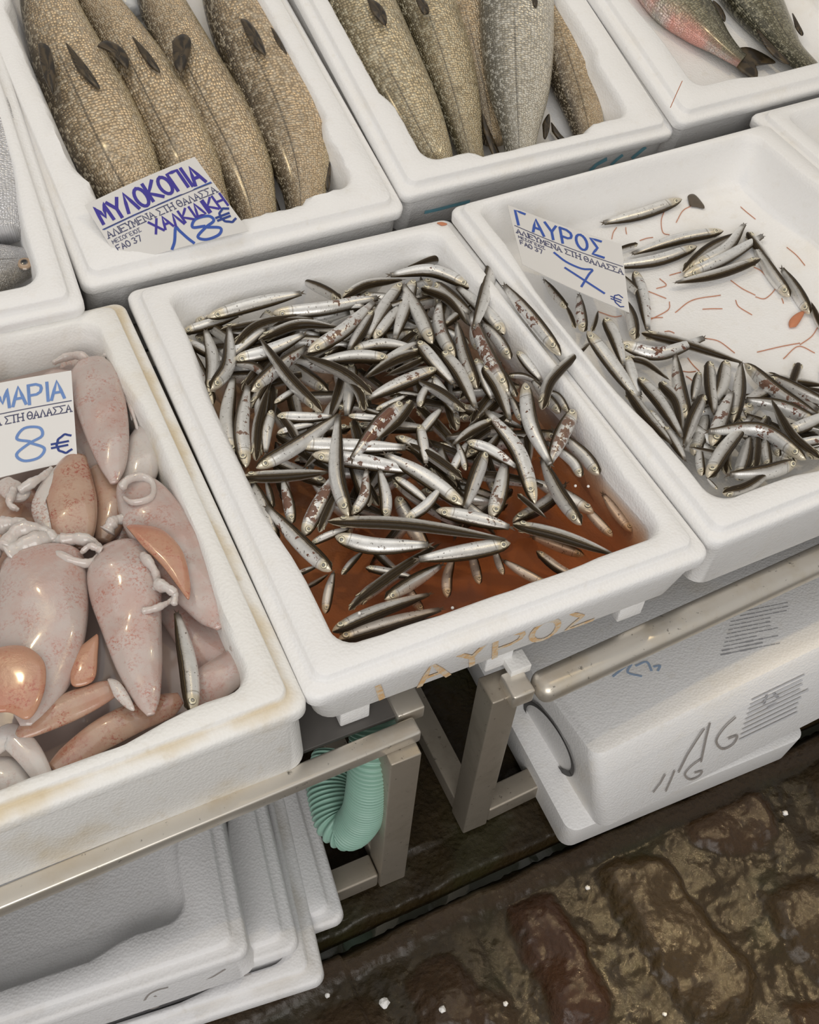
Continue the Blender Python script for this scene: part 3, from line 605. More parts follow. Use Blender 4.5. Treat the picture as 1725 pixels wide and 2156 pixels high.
def zA(x, y):
    z = np.interp(y, [.03, .12, .22, .35, .48, .56, .60], [.448, .452, .456, .455, .447, .436, .430])
    return z+.006*math.exp(-((x-.22)/.12)**2)-(.004 if x < .08 else 0)
DA = '''
a 180 520 - 382 355 60 1 .2|a 250 485 - 825 335 65 4.6 .15|a 100 575 - 440 470 50 2.2 .2|a 640 460 960 430 1290 365 80 3.2 .45|a 330 560 - 900 490 5 2 .1
a 1060 378 - 815 258 50 2.6 .1|a 1070 365 1220 285 1430 255 10 2.5 .1|f 850 265 470 40 -20 150 15 3.2 .1|f 925 445 330 200 -270 255 -58 4.4 .15
a 270 920 375 770 385 545 -60 5 .25|a 262 960 285 760 240 560 -80 3 .15|a 285 1010 190 800 85 590 70 2.2 .2|a 118 625 - 360 760 40 2.6 .2
a 415 655 560 535 790 470 -12 3 .05|a 560 620 800 528 1040 540 8 3.1 .05|a 415 740 620 690 840 585 72 3.5 .1|a 942 1055 740 850 570 618 28 6 .05
a 858 695 1080 560 1262 388 78 5.4 .75|a 515 930 660 800 850 660 -66 4 .6|a 640 870 530 780 410 765 50 2.8 .6
g 1065 1425 560 1400 -10 1490 -48 3.6 .05|g 500 1330 960 1230 1460 1285 48 3 .1|a 1248 955 1060 815 830 718 25 5.2 .05|a 1200 1045 1165 930 1060 800 5 4.2 .0
a 1640 795 1430 880 1215 978 -50 5 .45|a 1545 690 1380 745 1200 850 -8 3.4 .0|a 1565 735 1450 790 1335 835 8 3.2 .0|f 140 1190 360 1480 640 1790 55 4.6 .35
g 1665 1215 1480 810 1255 395 84 5 .12|g 1400 325 1290 700 1135 1165 -70 3.8 .1|g 1232 368 960 760 745 1155 -62 4.2 .1|g 850 1150 1020 930 1210 690 80 3.6 .1
g 840 770 660 1060 495 1310 -35 4.4 .1|g 1265 615 1060 680 855 690 40 4.5 .2|g -20 720 350 690 720 700 72 2.6 .5|g 880 600 600 610 310 640 -70 2.9 .7
a 482 1392 455 1150 492 895 -80 4.4 .55|a 405 1340 370 1090 405 845 75 3.4 .3|a 545 1350 560 1130 612 918 6 3.8 .05|a 640 1045 605 1180 600 1305 78 3.6 .3
a 655 1005 - 820 900 60 3 .2|a 545 1395 790 1260 1055 1075 -68 5.2 .12|a 672 1080 840 1090 1010 1085 70 4 .45|a 672 1185 - 900 1130 75 3 .2
a 762 1250 1100 1265 1460 1272 80 4 .3|h 1350 1770 1200 1250 1215 540 58 6 .08|a 1103 1080 - 1340 1100 75 3.4 .2|a 1430 1000 1290 1130 1122 1348 84 5 .95
a 1492 990 1400 1110 1265 1232 -20 4.4 .1|a 882 1315 1200 1360 1530 1418 80 3.6 .5|a 1540 1025 1550 960 1610 850 75 4 .2|a 1270 1045 - 1450 958 75 3.6 .2
f 800 2160 440 1900 120 1730 32 5 .05|c 195 330 470 320 762 295 12 4.6 .0|c 1360 -20 1385 120 1402 240 84 4.2 .15|c 1200 60 1430 190 1640 350 40 2.8 .2
b 560 85 500 320 425 560 66 7 .2|f 1340 1085 1080 780 680 420 -78 3.6 .15|f 1430 1435 1240 1150 1030 930 78 3.8 .4|f 1395 1890 1080 1320 870 790 78 6 .95
f 370 370 640 600 880 800 -58 3.8 .3|f 180 440 560 600 850 960 12 3 .0|f 650 1420 440 1010 430 640 82 4 .55|f 480 1330 720 1650 950 2130 48 5 .1
f 965 1840 780 1380 670 925 52 4.4 .35|f 965 1300 910 1130 880 950 60 3.4 .1|f 945 1425 1070 1740 1180 1995 75 3.2 .15|f 1050 1540 1250 1840 1420 2290 38 4.8 .1
b 635 835 730 840 838 888 -55 3 .1|b 690 690 - 832 865 75 2.4 .1|b 735 880 770 1130 892 1382 -82 5.4 .4|b 838 1040 900 850 1122 638 22 7 .0
b 1000 1062 930 960 840 930 70 3.6 .3|b 1035 1045 955 1200 882 1370 86 5 .8|b 685 965 - 600 800 50 3.2 .2|b 712 1110 - 640 950 60 3 .2
b 795 1610 690 1290 500 1045 -68 5.2 .55|d 932 590 790 390 690 190 52 3.6 .3|b 540 1105 410 1170 300 1252 -30 5 .1|b 385 1235 530 1290 685 1392 82 5 .55
d 235 260 - 180 90 70 4.2 .2|d 350 150 290 310 225 495 50 4.4 .1|d 395 545 440 390 475 190 78 3 .5|c 1650 515 1400 330 1130 175 -72 4.4 .25
c 1640 340 - 1270 100 20 3.4 .1|c 1265 610 1400 520 1505 395 75 4.8 .1|c 1468 548 1750 610 1960 660 68 3.6 .45|p 690 1098 860 1104 1070 1136 12 5.4 .1
p 1080 1104 1180 1128 1295 1168 18 4.2 .05|p 1075 1144 985 1162 880 1178 -66 4 .15|p 706 1130 790 1150 905 1148 80 4 .15|p 698 1202 640 1150 560 1066 62 5.2 .55
p 615 1102 608 1060 596 1010 78 4.4 .75|p 640 1128 668 1070 702 1003 82 4.4 .9|p 672 1120 - 712 1030 -15 4 .1|p 742 1084 768 1045 772 990 80 4 .8
p 812 1092 812 1045 800 990 -70 4 .1|p 832 1005 - 905 1062 60 3.6 .1|p 580 1140 562 1080 532 1015 60 3 .1|p 608 1216 - 672 1190 30 3 .1
p 655 1145 - 735 1112 65 3.4 .15|p 575 1070 - 560 1010 40 3 .3|p 1262 1000 1225 955 1165 905 75 2.2 .1|p 1224 1004 1205 970 1150 930 78 3 .3
p 1090 1040 - 1150 1090 8 3 .0|p 950 1000 - 985 930 70 3.6 .1|p 1000 980 - 1060 905 20 3 .1|p 880 920 - 930 860 75 3 .2|p 760 860 - 830 880 20 3 .1
p 800 770 - 880 720 60 3 .2|p 590 870 - 640 950 15 3 .1|p 905 790 - 960 870 70 3 .2|p 1010 760 - 1075 840 70 3 .3|p 1180 870 - 1120 800 70 3 .2
p 470 760 - 560 690 70 2.4 .2|p 530 860 - 580 760 20 2.6 .1|p 560 930 - 540 830 60 2.4 .1|p 700 930 - 640 985 15 2.6 .1|p 930 690 - 990 640 30 2.6 .1'''
SUNK = '''p 685 1292 - 702 1205 80|p 742 1275 830 1210 925 1146 20|p 720 1210 - 765 1160 60|p 770 1195 - 870 1215 80|p 735 1285 - 795 1220 30|p 810 1262 870 1225 930 1190 -30
p 942 1258 942 1215 955 1170 80|p 712 1348 800 1320 930 1282 70|p 700 1330 790 1290 905 1250 60|p 1010 1230 - 990 1150 75|p 1060 1210 - 1040 1150 70|p 1130 1160 1180 1200 1230 1220 75
p 1250 1080 1180 1040 1120 1010 80|p 1230 1170 - 1120 1130 30|p 1290 1130 - 1225 1060 70|p 1080 1100 1150 1060 1190 1020 60|p 1330 1120 - 1270 1040 80|p 890 1290 - 840 1210 75
p 640 1240 - 690 1210 60|p 1150 1230 - 1060 1180 80|p 780 1150 - 850 1215 60|p 960 1300 - 860 1320 70'''
DC = '''
e 893 200 660 285 415 345 -62 0.2 .1|e 1145 392 880 440 590 530 -48 .6 .05|e 985 485 740 570 440 610 -55 .4 .1|e 628 470 - 470 520 30 .3 .1
e 900 640 1060 500 1240 405 -40 .3 .05|e 962 605 1160 500 1275 350 62 .9 .1|e 905 668 1150 560 1390 418 80 .6 .1|e 1370 560 1120 650 856 706 -25 1.1 .0
e 1548 790 1440 650 1330 475 72 .5 .1|e 1290 400 - 1480 660 12 .1 .0|e 1670 892 1590 760 1500 620 60 .3 .1|e 1760 1010 - 1680 830 10 .2 .0
e 650 785 - 500 640 70 .7 .1|e 610 635 660 800 690 1000 58 .6 .3|e 612 1048 590 920 540 800 52 1 .1|e 650 1010 900 1070 1270 1192 8 .8 .0
e 515 1072 760 1135 1035 1040 75 1.2 .55|e 322 1000 480 1210 640 1425 68 3 .2|e 430 920 490 1040 545 1210 50 2 .2|e 560 1150 - 640 1390 75 1.4 .1
e 560 1160 680 1190 815 1290 8 .5 .0|e 300 1000 285 900 270 780 70 1.6 .75|e 200 860 - 60 690 50 2 .4|e 250 980 - 190 840 15 1.6 .1
e 350 1000 - 385 880 15 1.8 .1|e 632 1280 760 1430 902 1652 40 2.6 .1|e 760 1310 860 1430 900 1625 15 2 .0|e 930 1535 880 1350 852 1142 58 2 .5
e 560 1350 690 1530 840 1690 18 2.4 .3|e 790 1580 - 890 1790 40 2 .3|e 1060 1182 1070 1340 1090 1505 38 1.6 .1|e 1165 1178 1140 1310 1095 1430 60 1.4 .1
e 1205 1555 1240 1370 1250 1195 50 1.6 .15|e 1275 1195 1480 1370 1730 1522 -66 1.6 .7|e 1420 1275 1580 1350 1800 1450 -66 1 .5|e 1730 1562 1500 1460 1275 1412 78 1 .4
e 1080 1695 1130 1540 1195 1365 80 2.4 .6|e 1028 1388 960 1530 905 1700 35 2.2 .1|e 1022 1898 1150 1720 1315 1520 58 3.4 .1|e 1660 1798 1370 1600 1045 1608 72 4.2 .6
e 1735 1780 1560 1640 1438 1425 15 3 .0|e 1130 1745 - 945 1705 30 3 .1|e 1235 1900 - 1300 1640 50 2.4 .1|e 1420 1830 - 1395 1640 60 2.4 .2|e 1330 1850 - 1350 1620 20 2 .1
e 1620 1842 1400 1860 1180 1872 68 4 .2|e 1100 1995 1280 1950 1490 1902 -30 3.4 .1|e 958 1895 - 1000 1700 70 2.4 .3|e 1535 1612 1660 1560 1810 1490 78 1.8 .4|e 1570 1690 - 1820 1650 75 2 .4
e 1100 1960 - 1040 1890 70 3 .2|e 1480 1760 - 1440 1600 70 2 .3|e 1600 1640 - 1480 1560 20 1.4 .1|e 700 1480 - 800 1600 70 1.6 .2|e 1000 1250 - 960 1420 60 1 .1
e 1650 1900 - 1560 1760 30 2.6 .1|e 1760 1700 - 1640 1740 70 2.6 .2|e 1740 1600 - 1640 1580 70 1.4 .3'''
def parse(s):
    for e in s.replace('\n', '|').split('|'):
        q = e.split()
        if not q: continue
        ox, oy, sc = CR[q[0]]; v = [None if x == '-' else float(x) for x in q[1:]]
        if v[2] is None: v.insert(3, None)
        px = [(ox+v[i]/sc, oy+v[i+1]/sc) if v[i] is not None else None for i in (0, 2, 4)]
        yield px, v[6:]
DIRS = ['right', 'back right', 'back', 'back left', 'left', 'front left', 'front', 'front right']
def look(roll, bl):
    a = abs(roll)
    s = 'dark-backed anchovy, back up,' if a < 26 else ('half-turned anchovy,' if a < 56 else 'silver anchovy on its side,')
    return s.replace('anchovy', 'blotched anchovy') if bl > .5 else s
def where(l, W, L):
    c = 'left' if l[0] < W*.34 else ('right' if l[0] > W*.66 else 'middle'); r = 'front' if l[1] < L*.34 else ('back' if l[1] > L*.66 else 'centre')
    return 'centre' if (c, r) == ('middle', 'centre') else (f'{c} side' if r == 'centre' else (f'{r} middle' if c == 'middle' else f'{r} {c}'))
def anchovy_label(H, T_, fr, W, L, roll, bl, tail):
    h, t = fr.loc(H), fr.loc(T_); d = h-t; k = DIRS[int(round(math.degrees(math.atan2(d[1], d[0]))/45)) % 8]
    return f'{look(roll, bl)} head {k}, {where((h+t)/2, W, L)} of {tail}'.replace(' ,', ',')
TWIN = []
gA = 'anchovies heaped in the middle crate'; gC = 'anchovies in the right-hand crate'
UPZ = np.array([0, 0, 1.0])
for px, (roll, ly, bl) in parse(DA):
    P = []
    for q in px:
        if q is None: P.append(None); continue
        z = .452
        for _ in range(3): w_ = at(*q, z); z = zA(w_[0], w_[1])+(ly-3.4)*.0042
        P.append(at(*q, z))
    TWIN.append(anchovy(P[0], P[1], P[2], unit(CAM-P[0]), roll, anchovy_label(P[0], P[2], fA, WA, LA, roll, bl, 'middle crate heap'), gA, bl))
for px, (roll,) in parse(SUNK):
    zz = random.uniform(.430, .444); P = [None if q is None else at(*q, zz+random.uniform(-.003, .002)) for q in px]
    anchovy(P[0], P[1], P[2], UPZ, roll, 'sunken anchovy under the brown liquid at the front of the middle crate', 'anchovies under the brown liquid', .2)
nf = 0
while nf < 140:                                # the fish beneath, glimpsed between the top ones
    x, y = random.uniform(.075, .37), random.uniform(.16, .55); an = random.uniform(0, 6.283); l = random.uniform(.078, .094)
    d = np.array([math.cos(an), math.sin(an), 0])*l/2; c = np.array([x, y, 0])
    e = [c-d, c+d]
    if any(not (.062 < p[0] < .392 and .10 < p[1] < .572) for p in e): continue
    for p in e: p[2] = zA(p[0], p[1])-.0145-(nf % 3)*.007
    anchovy(e[0], None, e[1], UPZ, random.choice([-70, -40, 10, 20, 50, 75, -10, 5]), 'anchovy mostly buried under others deep in the middle crate heap', 'buried anchovies', .2, tail=False); nf += 1
def hC(l): return -.058+.034*float(sstep(.30, .02, l[1]))*float(sstep(.60, .05, l[0]))+.012*float(sstep(.24, .02, l[0]))
for px, (roll, ly, bl) in parse(DC):
    P = []
    for q in px:
        if q is None: P.append(None); continue
        h = -.05
        for _ in range(3): l = fC.loc(fC.at(*q, h)); h = hC(l)+ly*.0050
        l[0] = np.clip(l[0], .046, 9); l[1] = max(l[1], .058) if l[0] > .09 else l[1]
        P.append(fC.wld((l[0], l[1], h)))
    TWIN.append(anchovy(P[0], P[1], P[2], unit(CAM-P[0]), roll, anchovy_label(P[0], P[2], fC, WC, .6, roll, bl, 'right crate'), gC, bl))
nf = 0
while nf < 40:
    l = np.array([random.uniform(.075, .36), random.uniform(.075, .20), 0]); an = random.uniform(0, 6.283); d = np.array([math.cos(an), math.sin(an), 0])*.042
    e = [l-d, l+d]
    if any(not (.06 < p[0] < .46 and .06 < p[1] < .56) for p in e): continue
    for p in e: p[2] = hC(p)-.004-(nf % 2)*.003
    anchovy(fC.wld(e[0]), None, fC.wld(e[1]), fC.up, random.choice([-70, 10, 60, 75, -20]), 'anchovy mostly buried under others at the front of the right crate', 'buried anchovies of the right crate', .2, tail=False); nf += 1
same = {}
for o in TWIN: same.setdefault(o['label'], []).append(o)
for lb, os_ in same.items():                  # tell look-alikes apart by which lies nearer the front
    os_.sort(key=lambda o: o.location.y); n_ = len(os_)
    for i, o in enumerate(os_):
        if n_ > 1: o['label'] = lb+', '+('frontmost' if i == 0 else 'rearmost' if i == n_-1 else 'middle one' if n_ == 3 else ('second from front', 'third from front', 'fourth from front')[i-1])
# lone ones
P = [at(1181, 748, .4765), at(1118, 668, .4765), at(1061, 600, .4765)]
anchovy(P[0], P[1], P[2], unit(CAM-P[0]), 72, 'lone anchovy stranded on the rim between the middle and right crates', gA, .6)
P = [at(405, 1502, .458), at(396, 1400, .460), at(373, 1290, .455)]
anchovy(P[0], P[1], P[2], unit(CAM-P[0]), -58, 'single anchovy lying among the squid in the left crate', 'stray anchovy among squid', .1)

# brown liquid in the middle crate (it stands higher at the front edge)
def liquid(name, label, fr, x0, x1, y0, y1, ztop, zbot, mat, n=16, r=.022):
    P = rect_ring(x0, x1, y0, y1, 0, r); nc = len(P); V = []
    for k_, zf in ((1, zbot), (0, ztop)): V += [tuple(fr.wld((p[0]+(.012 if k_ else 0)*np.sign((x0+x1)/2-p[0]), p[1]+(.012 if k_ else 0)*np.sign((y0+y1)/2-p[1]), zf(p[1])))) for p in P]
    F = stitch(2, nc)+[tuple(range(nc-1, -1, -1)), tuple(nc+j for j in range(nc))]
    return tag(obj(name, mesh(name, V, F, smooth=False), mat), label, 'liquid', kind='stuff')
liquid('fish_liquid', 'murky brown liquid pooled at the front of the middle crate', fA, .0455, .4075,   .0385, .50, lambda y: -.0075-.10*max(0, y-.04), lambda y: -.0630, BROTH)
liquid('melt_water', 'thin pinkish melt water under the squid in the left crate', fD, .05, .39, .05, .565, lambda y: -.040, lambda y: -.062, MELT)
for u, v in ((1212, 1023), (1239, 1024), (757, 1291), (953, 1280), (838, 1010)):
    p = at(u, v, .4535); me = bpy.data.meshes.new('foam_bead'); bm = bmesh.new(); bmesh.ops.create_icosphere(bm, subdivisions=2, radius=.0016); bm.to_mesh(me); bm.free()
    tag(obj('foam_bead', me, CRUMB, loc=p), 'tiny white foam bead floating on the brown liquid', 'bead', 'foam beads on the liquid')

# ------------------------------------------------------------------ big fish
def depth(P): return float(R[:, 2]@(np.asarray(P)-CAM))
def plate(poly, th, up, name, mat, parent, dome_=0.0, n=44, smooth_poly=True):
    P = np.asarray(poly, float)
    if smooth_poly:
        Q = np.vstack([P[-2:], P, P[:2]]); P = spline(Q, (len(Q)-1)*6+1)[12:-12-0]; P = P[:-1] if np.linalg.norm(P[0]-P[-1]) < 1e-6 else P
    c = P.mean(0); m_ = len(P); V, UV, F = [], [], []
    sc = [1.0, .96, .7, .35]; dz = [0, .35, .8, 1.0]
    for side in (1, -1):
        for s, d in zip(sc, dz):
            for i, p in enumerate(P): V.append(c+(p-c)*s+up*(side*th*(.15 if s == 1 else .5)+dome_*d)); UV.append((s, i/m_))
        V.append(c+up*(side*th*.5+dome_)); UV.append((0, 0))
    o2 = 4*m_+1
    for off in (0, o2): F += stitch(4, m_, off=off)+[(off+3*m_+i, off+3*m_+(i+1) % m_, off+4*m_) for i in range(m_)]
    F += [(i, (i+1) % m_, o2+(i+1) % m_, o2+i) for i in range(m_)]
    o = np.array(parent.location) if parent is not None else 0
    return obj(name, mesh(name, np.array(V)-o, F, UV), mat, parent)
def big_body(fr, S, h, roll, thick=.56, n=46, nc=30, pw=.95):
    P = spline(np.array([fr.at(u, v, h if len(q) == 0 else q[0]) for u, v, _, *q in S]), n)
    a = spline(np.array([[w_*depth(fr.at(u, v, h))/F_PX] for u, v, w_, *_ in S]), n)[:, 0]; a = np.maximum(a, .0015)
    return P, a, body(P, a, a*thick, fr.up, math.radians(roll), nc, pw)
def big_fish(name, fr, S, h, roll, mat, label, cat, group, fins=(), eye=None, pink=0.0, thick=.56):
    P, a, (V, F, uv, (T, D, Sd)) = big_body(fr, S, h, roll, thick)
    root = empty(name, P[0]); tag(root, label, cat, group)
    obj('body', mesh('fish_body', V-P[0], F, uv), mat, root, color=(pink, 0, 0, 1))
    for fn_, poly, hf in fins: plate([fr.at(u, v, hf) for u, v in poly], .0018, fr.up, fn_, FIN, root, .002)
    if eye:
        e = fr.at(eye[0], eye[1], eye[3]); re = eye[2]*depth(e)/F_PX; up = fr.up; X = unit(T[0]-up*(T[0]@up))
        obj('eye', EYEB_ME, None, root, M=basis(X, np.cross(up, X), up, e-P[0], re, re, re))
    return root
gB = 'whole meagre at the back left'; gE = 'meagre in the back crate'
big_fish('meagre', fB, [(75, -150, 18), (88, -60, 46), (108, 25, 62), (148, 130, 78), (196, 235, 88), (245, 340, 84), (292, 430, 66, -.030), (330, 495, 44, -.045)], -.016, 100, MEAGRE, 'leftmost of the four whole meagre, price card over its tail', 'fish', gB,
    [('pectoral_fin', [(80, 92), (104, 100), (116, 150), (112, 196), (96, 170), (84, 130)], .021), ('pelvic_fin', [(138, 92), (152, 104), (190, 150), (211, 186), (192, 178), (158, 140)], .021), ('dorsal_fin', [(125, 335), (150, 372), (172, 412), (190, 420), (160, 392), (138, 360)], -.022)])
big_fish('meagre', fB, [(150, -170, 12), (172, -85, 32), (206, 5, 46), (240, 60, 54), (288, 140, 65), (345, 250, 74), (395, 350, 68), (432, 425, 52, -.030), (462, 480, 38, -.042)], -.022, 100, MEAGRE, 'second meagre from the left in the back left crate', 'fish', gB,
    [('pectoral_fin', [(205, 98), (222, 86), (252, 98), (270, 122), (268, 146), (246, 128), (226, 108)], .010), ('pelvic_fin', [(278, 78), (292, 90), (318, 118), (338, 152), (318, 142), (294, 110)], .010)])
big_fish('meagre', fB, [(298, -150, 14), (310, -75, 36), (338, 0, 48), (364, 60, 56), (405, 145, 65), (462, 255, 72), (508, 350, 64), (534, 425, 48), (548, 490, 36)], -.026, 100, MEAGRE, 'third meagre from the left, its tail beside the price card', 'fish', gB,
    [('pectoral_fin', [(362, 88), (384, 72), (402, 84), (398, 118), (384, 152), (368, 140), (364, 110)], .006)])
big_fish('meagre', fB, [(448, -160, 16), (466, -75, 48), (502, 30, 69), (552, 140, 80), (600, 245, 86), (628, 330, 70), (640, 400, 48), (640, 470, 34)], -.027, 94, MEAGRE, 'rightmost of the four whole meagre in the back left crate', 'fish', gB,
    [('pectoral_fin', [(506, 42), (524, 46), (548, 78), (560, 116), (540, 104), (518, 72)], .012), ('anal_fin', [(686, 325), (696, 345), (696, 385), (690, 402), (682, 385), (682, 350)], -.020), ('dorsal_fin', [(560, 395), (580, 415), (596, 462), (590, 468), (572, 435)], -.04), ('pelvic_fin', [(570, 58), (584, 74), (604, 112), (598, 112), (580, 90)], .0)])
big_fish('meagre', fE, [(690, -180, 30), (722, -80, 70), (760, 20, 78), (806, 120, 76), (862, 230, 66), (908, 318, 46), (934, 362, 30, -.034), (942, 376, 26, -.038)], -.026, 98, MEAGRE2, 'leftmost meagre in the back crate with teal marks', 'fish', gE,
    [('dorsal_fin', [(812, 282), (842, 312), (880, 342), (912, 366), (905, 378), (870, 364), (835, 330)], -.040), ('pelvic_fin', [(772, -4), (800, 10), (814, 34), (812, 54), (796, 42), (780, 20)], .014)])
big_fish('meagre', fE, [(830, -170, 28), (862, -80, 62), (895, 10, 66), (932, 110, 62), (962, 210, 50), (985, 300, 32), (1000, 360, 24)], -.036, 98, MEAGRE2, 'second meagre from the left in the back crate with teal marks', 'fish', gE,
    [('pelvic_fin', [(872, -10), (896, 4), (904, 26), (892, 30), (880, 12)], .004)])
big_fish('meagre', fE, [(930, -150, 28), (955, -60, 56), (985, 40, 58), (1010, 140, 50), (1030, 230, 36), (1040, 300, 24)], -.043, 95, MEAGRE, 'dark meagre lying underneath between two others in the back crate', 'fish', gE)
big_fish('meagre', fE, [(1092, -190, 30), (1090, -90, 74), (1088, 10, 80), (1090, 110, 77), (1092, 200, 64), (1094, 280, 40), (1096, 350, 28)], -.012, 92, MEAGRE3, 'bluish topmost meagre lying straight in the back crate', 'fish', gE,
    [('dorsal_fin', [(1012, 225), (1026, 262), (1050, 318), (1056, 342), (1040, 332), (1022, 290), (1014, 255)], -.036), ('anal_fin', [(1142, 262), (1156, 240), (1158, 268), (1150, 292), (1144, 288)], -.028), ('pelvic_fin', [(1120, -8), (1132, 2), (1130, 16), (1122, 10)], .02)])
big_fish('meagre', fE, [(1110, -110, 40), (1140, -10, 66), (1178, 90, 66), (1212, 185, 54), (1234, 260, 40), (1246, 315, 32)], -.040, 88, MEAGRE, 'rightmost meagre half hidden behind the topmost one', 'fish', gE,
    [('anal_fin', [(1226, 140), (1244, 160), (1256, 196), (1252, 204), (1236, 180)], -.040), ('dorsal_fin', [(1256, 226), (1268, 238), (1266, 250), (1256, 242)], -.045), ('ventral_fin', [(1160, 258), (1180, 284), (1200, 304), (1182, 300), (1162, 276)], -.05)])
gG = 'sea bass in the top right crate'
b1 = big_fish('sea_bass', fG, [(1330, -160, 20), (1376, -70, 62), (1424, 0, 70), (1478, 56, 52), (1516, 91, 33), (1548, 118, 22), (1562, 128, 20)], -.026, -88, BASS, 'sea bass with a reddened belly and whole dark tail fin', 'fish', gG,
    [('tail_fin', [(1540, 108), (1578, 100), (1633, 130), (1608, 136), (1592, 140), (1596, 156), (1590, 170), (1560, 150), (1536, 124)], -.034), ('anal_fin', [(1442, 62), (1462, 68), (1474, 84), (1464, 92), (1452, 78)], -.034), ('dorsal_fin', [(1500, 2), (1516, 14), (1527, 34), (1526, 46), (1512, 30)], -.030)], pink=.75)
big_fish('sea_bass', fG, [(1500, -170, 20), (1540, -80, 64), (1580, -10, 70), (1626, 58, 52), (1662, 104, 34), (1703, 142, 26), (1728, 162, 22)], -.026, 86, BASS, 'greener sea bass at the right, tail tucked against the rim', 'fish', gG,
    [('dorsal_fin', [(1590, 58), (1612, 82), (1640, 110), (1664, 134), (1640, 128), (1610, 96)], -.02), ('anal_fin', [(1668, 28), (1682, 52), (1692, 72), (1686, 74), (1674, 56)], -.030)])
gF = 'silvery bream at the left edge'
big_fish('bream', fF, [(-60, 130, 40), (-50, 230, 85), (-45, 330, 100), (-30, 430, 90), (-10, 500, 60)], -.020, 92, BREAM, 'pale silver fish flank lying above the bream head at the left edge', 'fish', gF)
big_fish('bream', fF, [(90, 560, 12), (74, 556, 30), (52, 556, 42), (20, 560, 56), (-30, 568, 74), (-110, 575, 80), (-200, 560, 50)], -.032, -84, BREAM, 'bream with its head and eye against the left crate corner', 'fish', gF, eye=(52, 556, 17, -.0195))
# chunk of ice between the heads
for (u, v, s, lb) in ((262, 8, .030, 'lump of ice between the meagre heads'), (285, 60, .016, 'small ice piece below the ice lump'), (655, 455, .012, 'ice piece by the last meagre tail')):
    bm = bmesh.new(); bmesh.ops.create_icosphere(bm, subdivisions=3, radius=s)
    for q in bm.verts: q.co *= 1+.18*math.sin(q.co.x*170+q.co.y*90)*math.cos(q.co.z*130+1); q.co.z *= .6
    me = bpy.data.meshes.new('ice'); bm.to_mesh(me); bm.free(); me.polygons.foreach_set('use_smooth', [True]*len(me.polygons))
    tag(obj('ice_lump', me, ICE, loc=fB.at(u, v, -.045)), lb, 'ice')

# ------------------------------------------------------------------ squid
def squid(S, h, label, mat=None, fins=(), arms=(), thick=.5, red=.3, name='squid', wr=.0):
    P, a, (V, F, uv, fr_) = big_body(fD, S, h, 90, thick, 40, 30)
    r = np.random.default_rng(len(label)); nz = r.normal(0, 1, (8, 3)); ph = r.random(8)*6
    d = sum(np.sin(V@(nz[i]*70)+ph[i]) for i in range(8))/8; V = V+fD.up*(d*.004)[:, None]
    root = empty(name, P[0]); tag(root, label, 'squid', 'squid in the left crate')
    obj('mantle', mesh('mantle', V-P[0], F, uv), mat or SQ, root, color=(red, 0, 0, 1))
    for poly, hf, m_ in fins: plate([fD.at(u, v, hf) for u, v in poly], .003, fD.up, 'fin', m_, root, .0025).color = (.8, 0, 0, 1)
    for L_, w_, hf in arms:
        Q = spline(np.array([fD.at(u, v, hf+.004*math.sin(i*1.7)) for i, (u, v) in enumerate(L_)]), 26); ra = 1.35*w_*depth(Q[0])/F_PX*np.linspace(1, .5, 26)*(1+.05*np.sin(np.arange(26)*1.9)+.13*np.sin(np.arange(26)*.6+w_)); ra[0] *= .5; ra[-1] *= .4
        V2, F2, uv2, _ = body(Q, ra, ra*.8, fD.up, 0, 12); obj('arm', mesh('arm', V2-P[0], F2, uv2), SQ_W, root, color=(.15, 0, 0, 1))
    return root
squid([(100, 800, 40), (150, 840, 70), (215, 930, 60), (250, 1050, 45), (270, 1180, 30)], -.034, 'squid mantle mostly hidden underneath behind the price card', red=.4)
squid([(30, 1040, 40), (40, 1090, 60), (40, 1180, 60), (10, 1260, 40)], -.036, 'squid lying lowest by the left frame edge under white arms', mat=SQ_BR, red=.6)
squid([(330, 1240, 30), (390, 1300, 48), (440, 1360, 52), (490, 1420, 40), (515, 1440, 20)], -.036, 'greyish squid half under others near the right wall', red=.3)
squid([(200, 985, 20), (222, 1010, 32), (236, 1060, 36), (228, 1110, 30), (215, 1140, 16)], -.024, 'small orange squid wedged behind the brown-finned one', mat=SQ_BR, red=.6)
squid([(322, 880, 12), (318, 905, 36), (302, 950, 42), (290, 1000, 40), (288, 1030, 26)], -.020, 'translucent white squid by the right wall above the large pink one', mat=SQ_W, red=.1)
squid([(192, 762, 30), (198, 790, 50), (212, 850, 52), (228, 920, 44), (238, 980, 28), (240, 1016, 8)], -.006, 'pink squid hanging tip down right of the price card', red=.5,
    arms=[([(190, 770), (170, 750), (140, 752), (110, 765)], 10, -.012), ([(215, 765), (225, 752), (236, 770), (238, 800)], 9, -.014), ([(236, 770), (252, 810), (270, 850), (278, 885)], 4.5, -.012), ([(262, 830), (276, 860), (290, 905)], 6, -.014)])
squid([(160, 960, 22), (152, 1000, 40), (146, 1050, 56), (152, 1100, 52), (160, 1140, 36), (165, 1160, 14)], -.010, 'squid with red-brown mottled skin below the price card', mat=SQ_BR, red=1.0,
    fins=[([(150, 965), (110, 990), (80, 1030), (66, 1075), (86, 1120), (112, 1128), (96, 1070), (118, 1020)], -.004, SQ_W)])
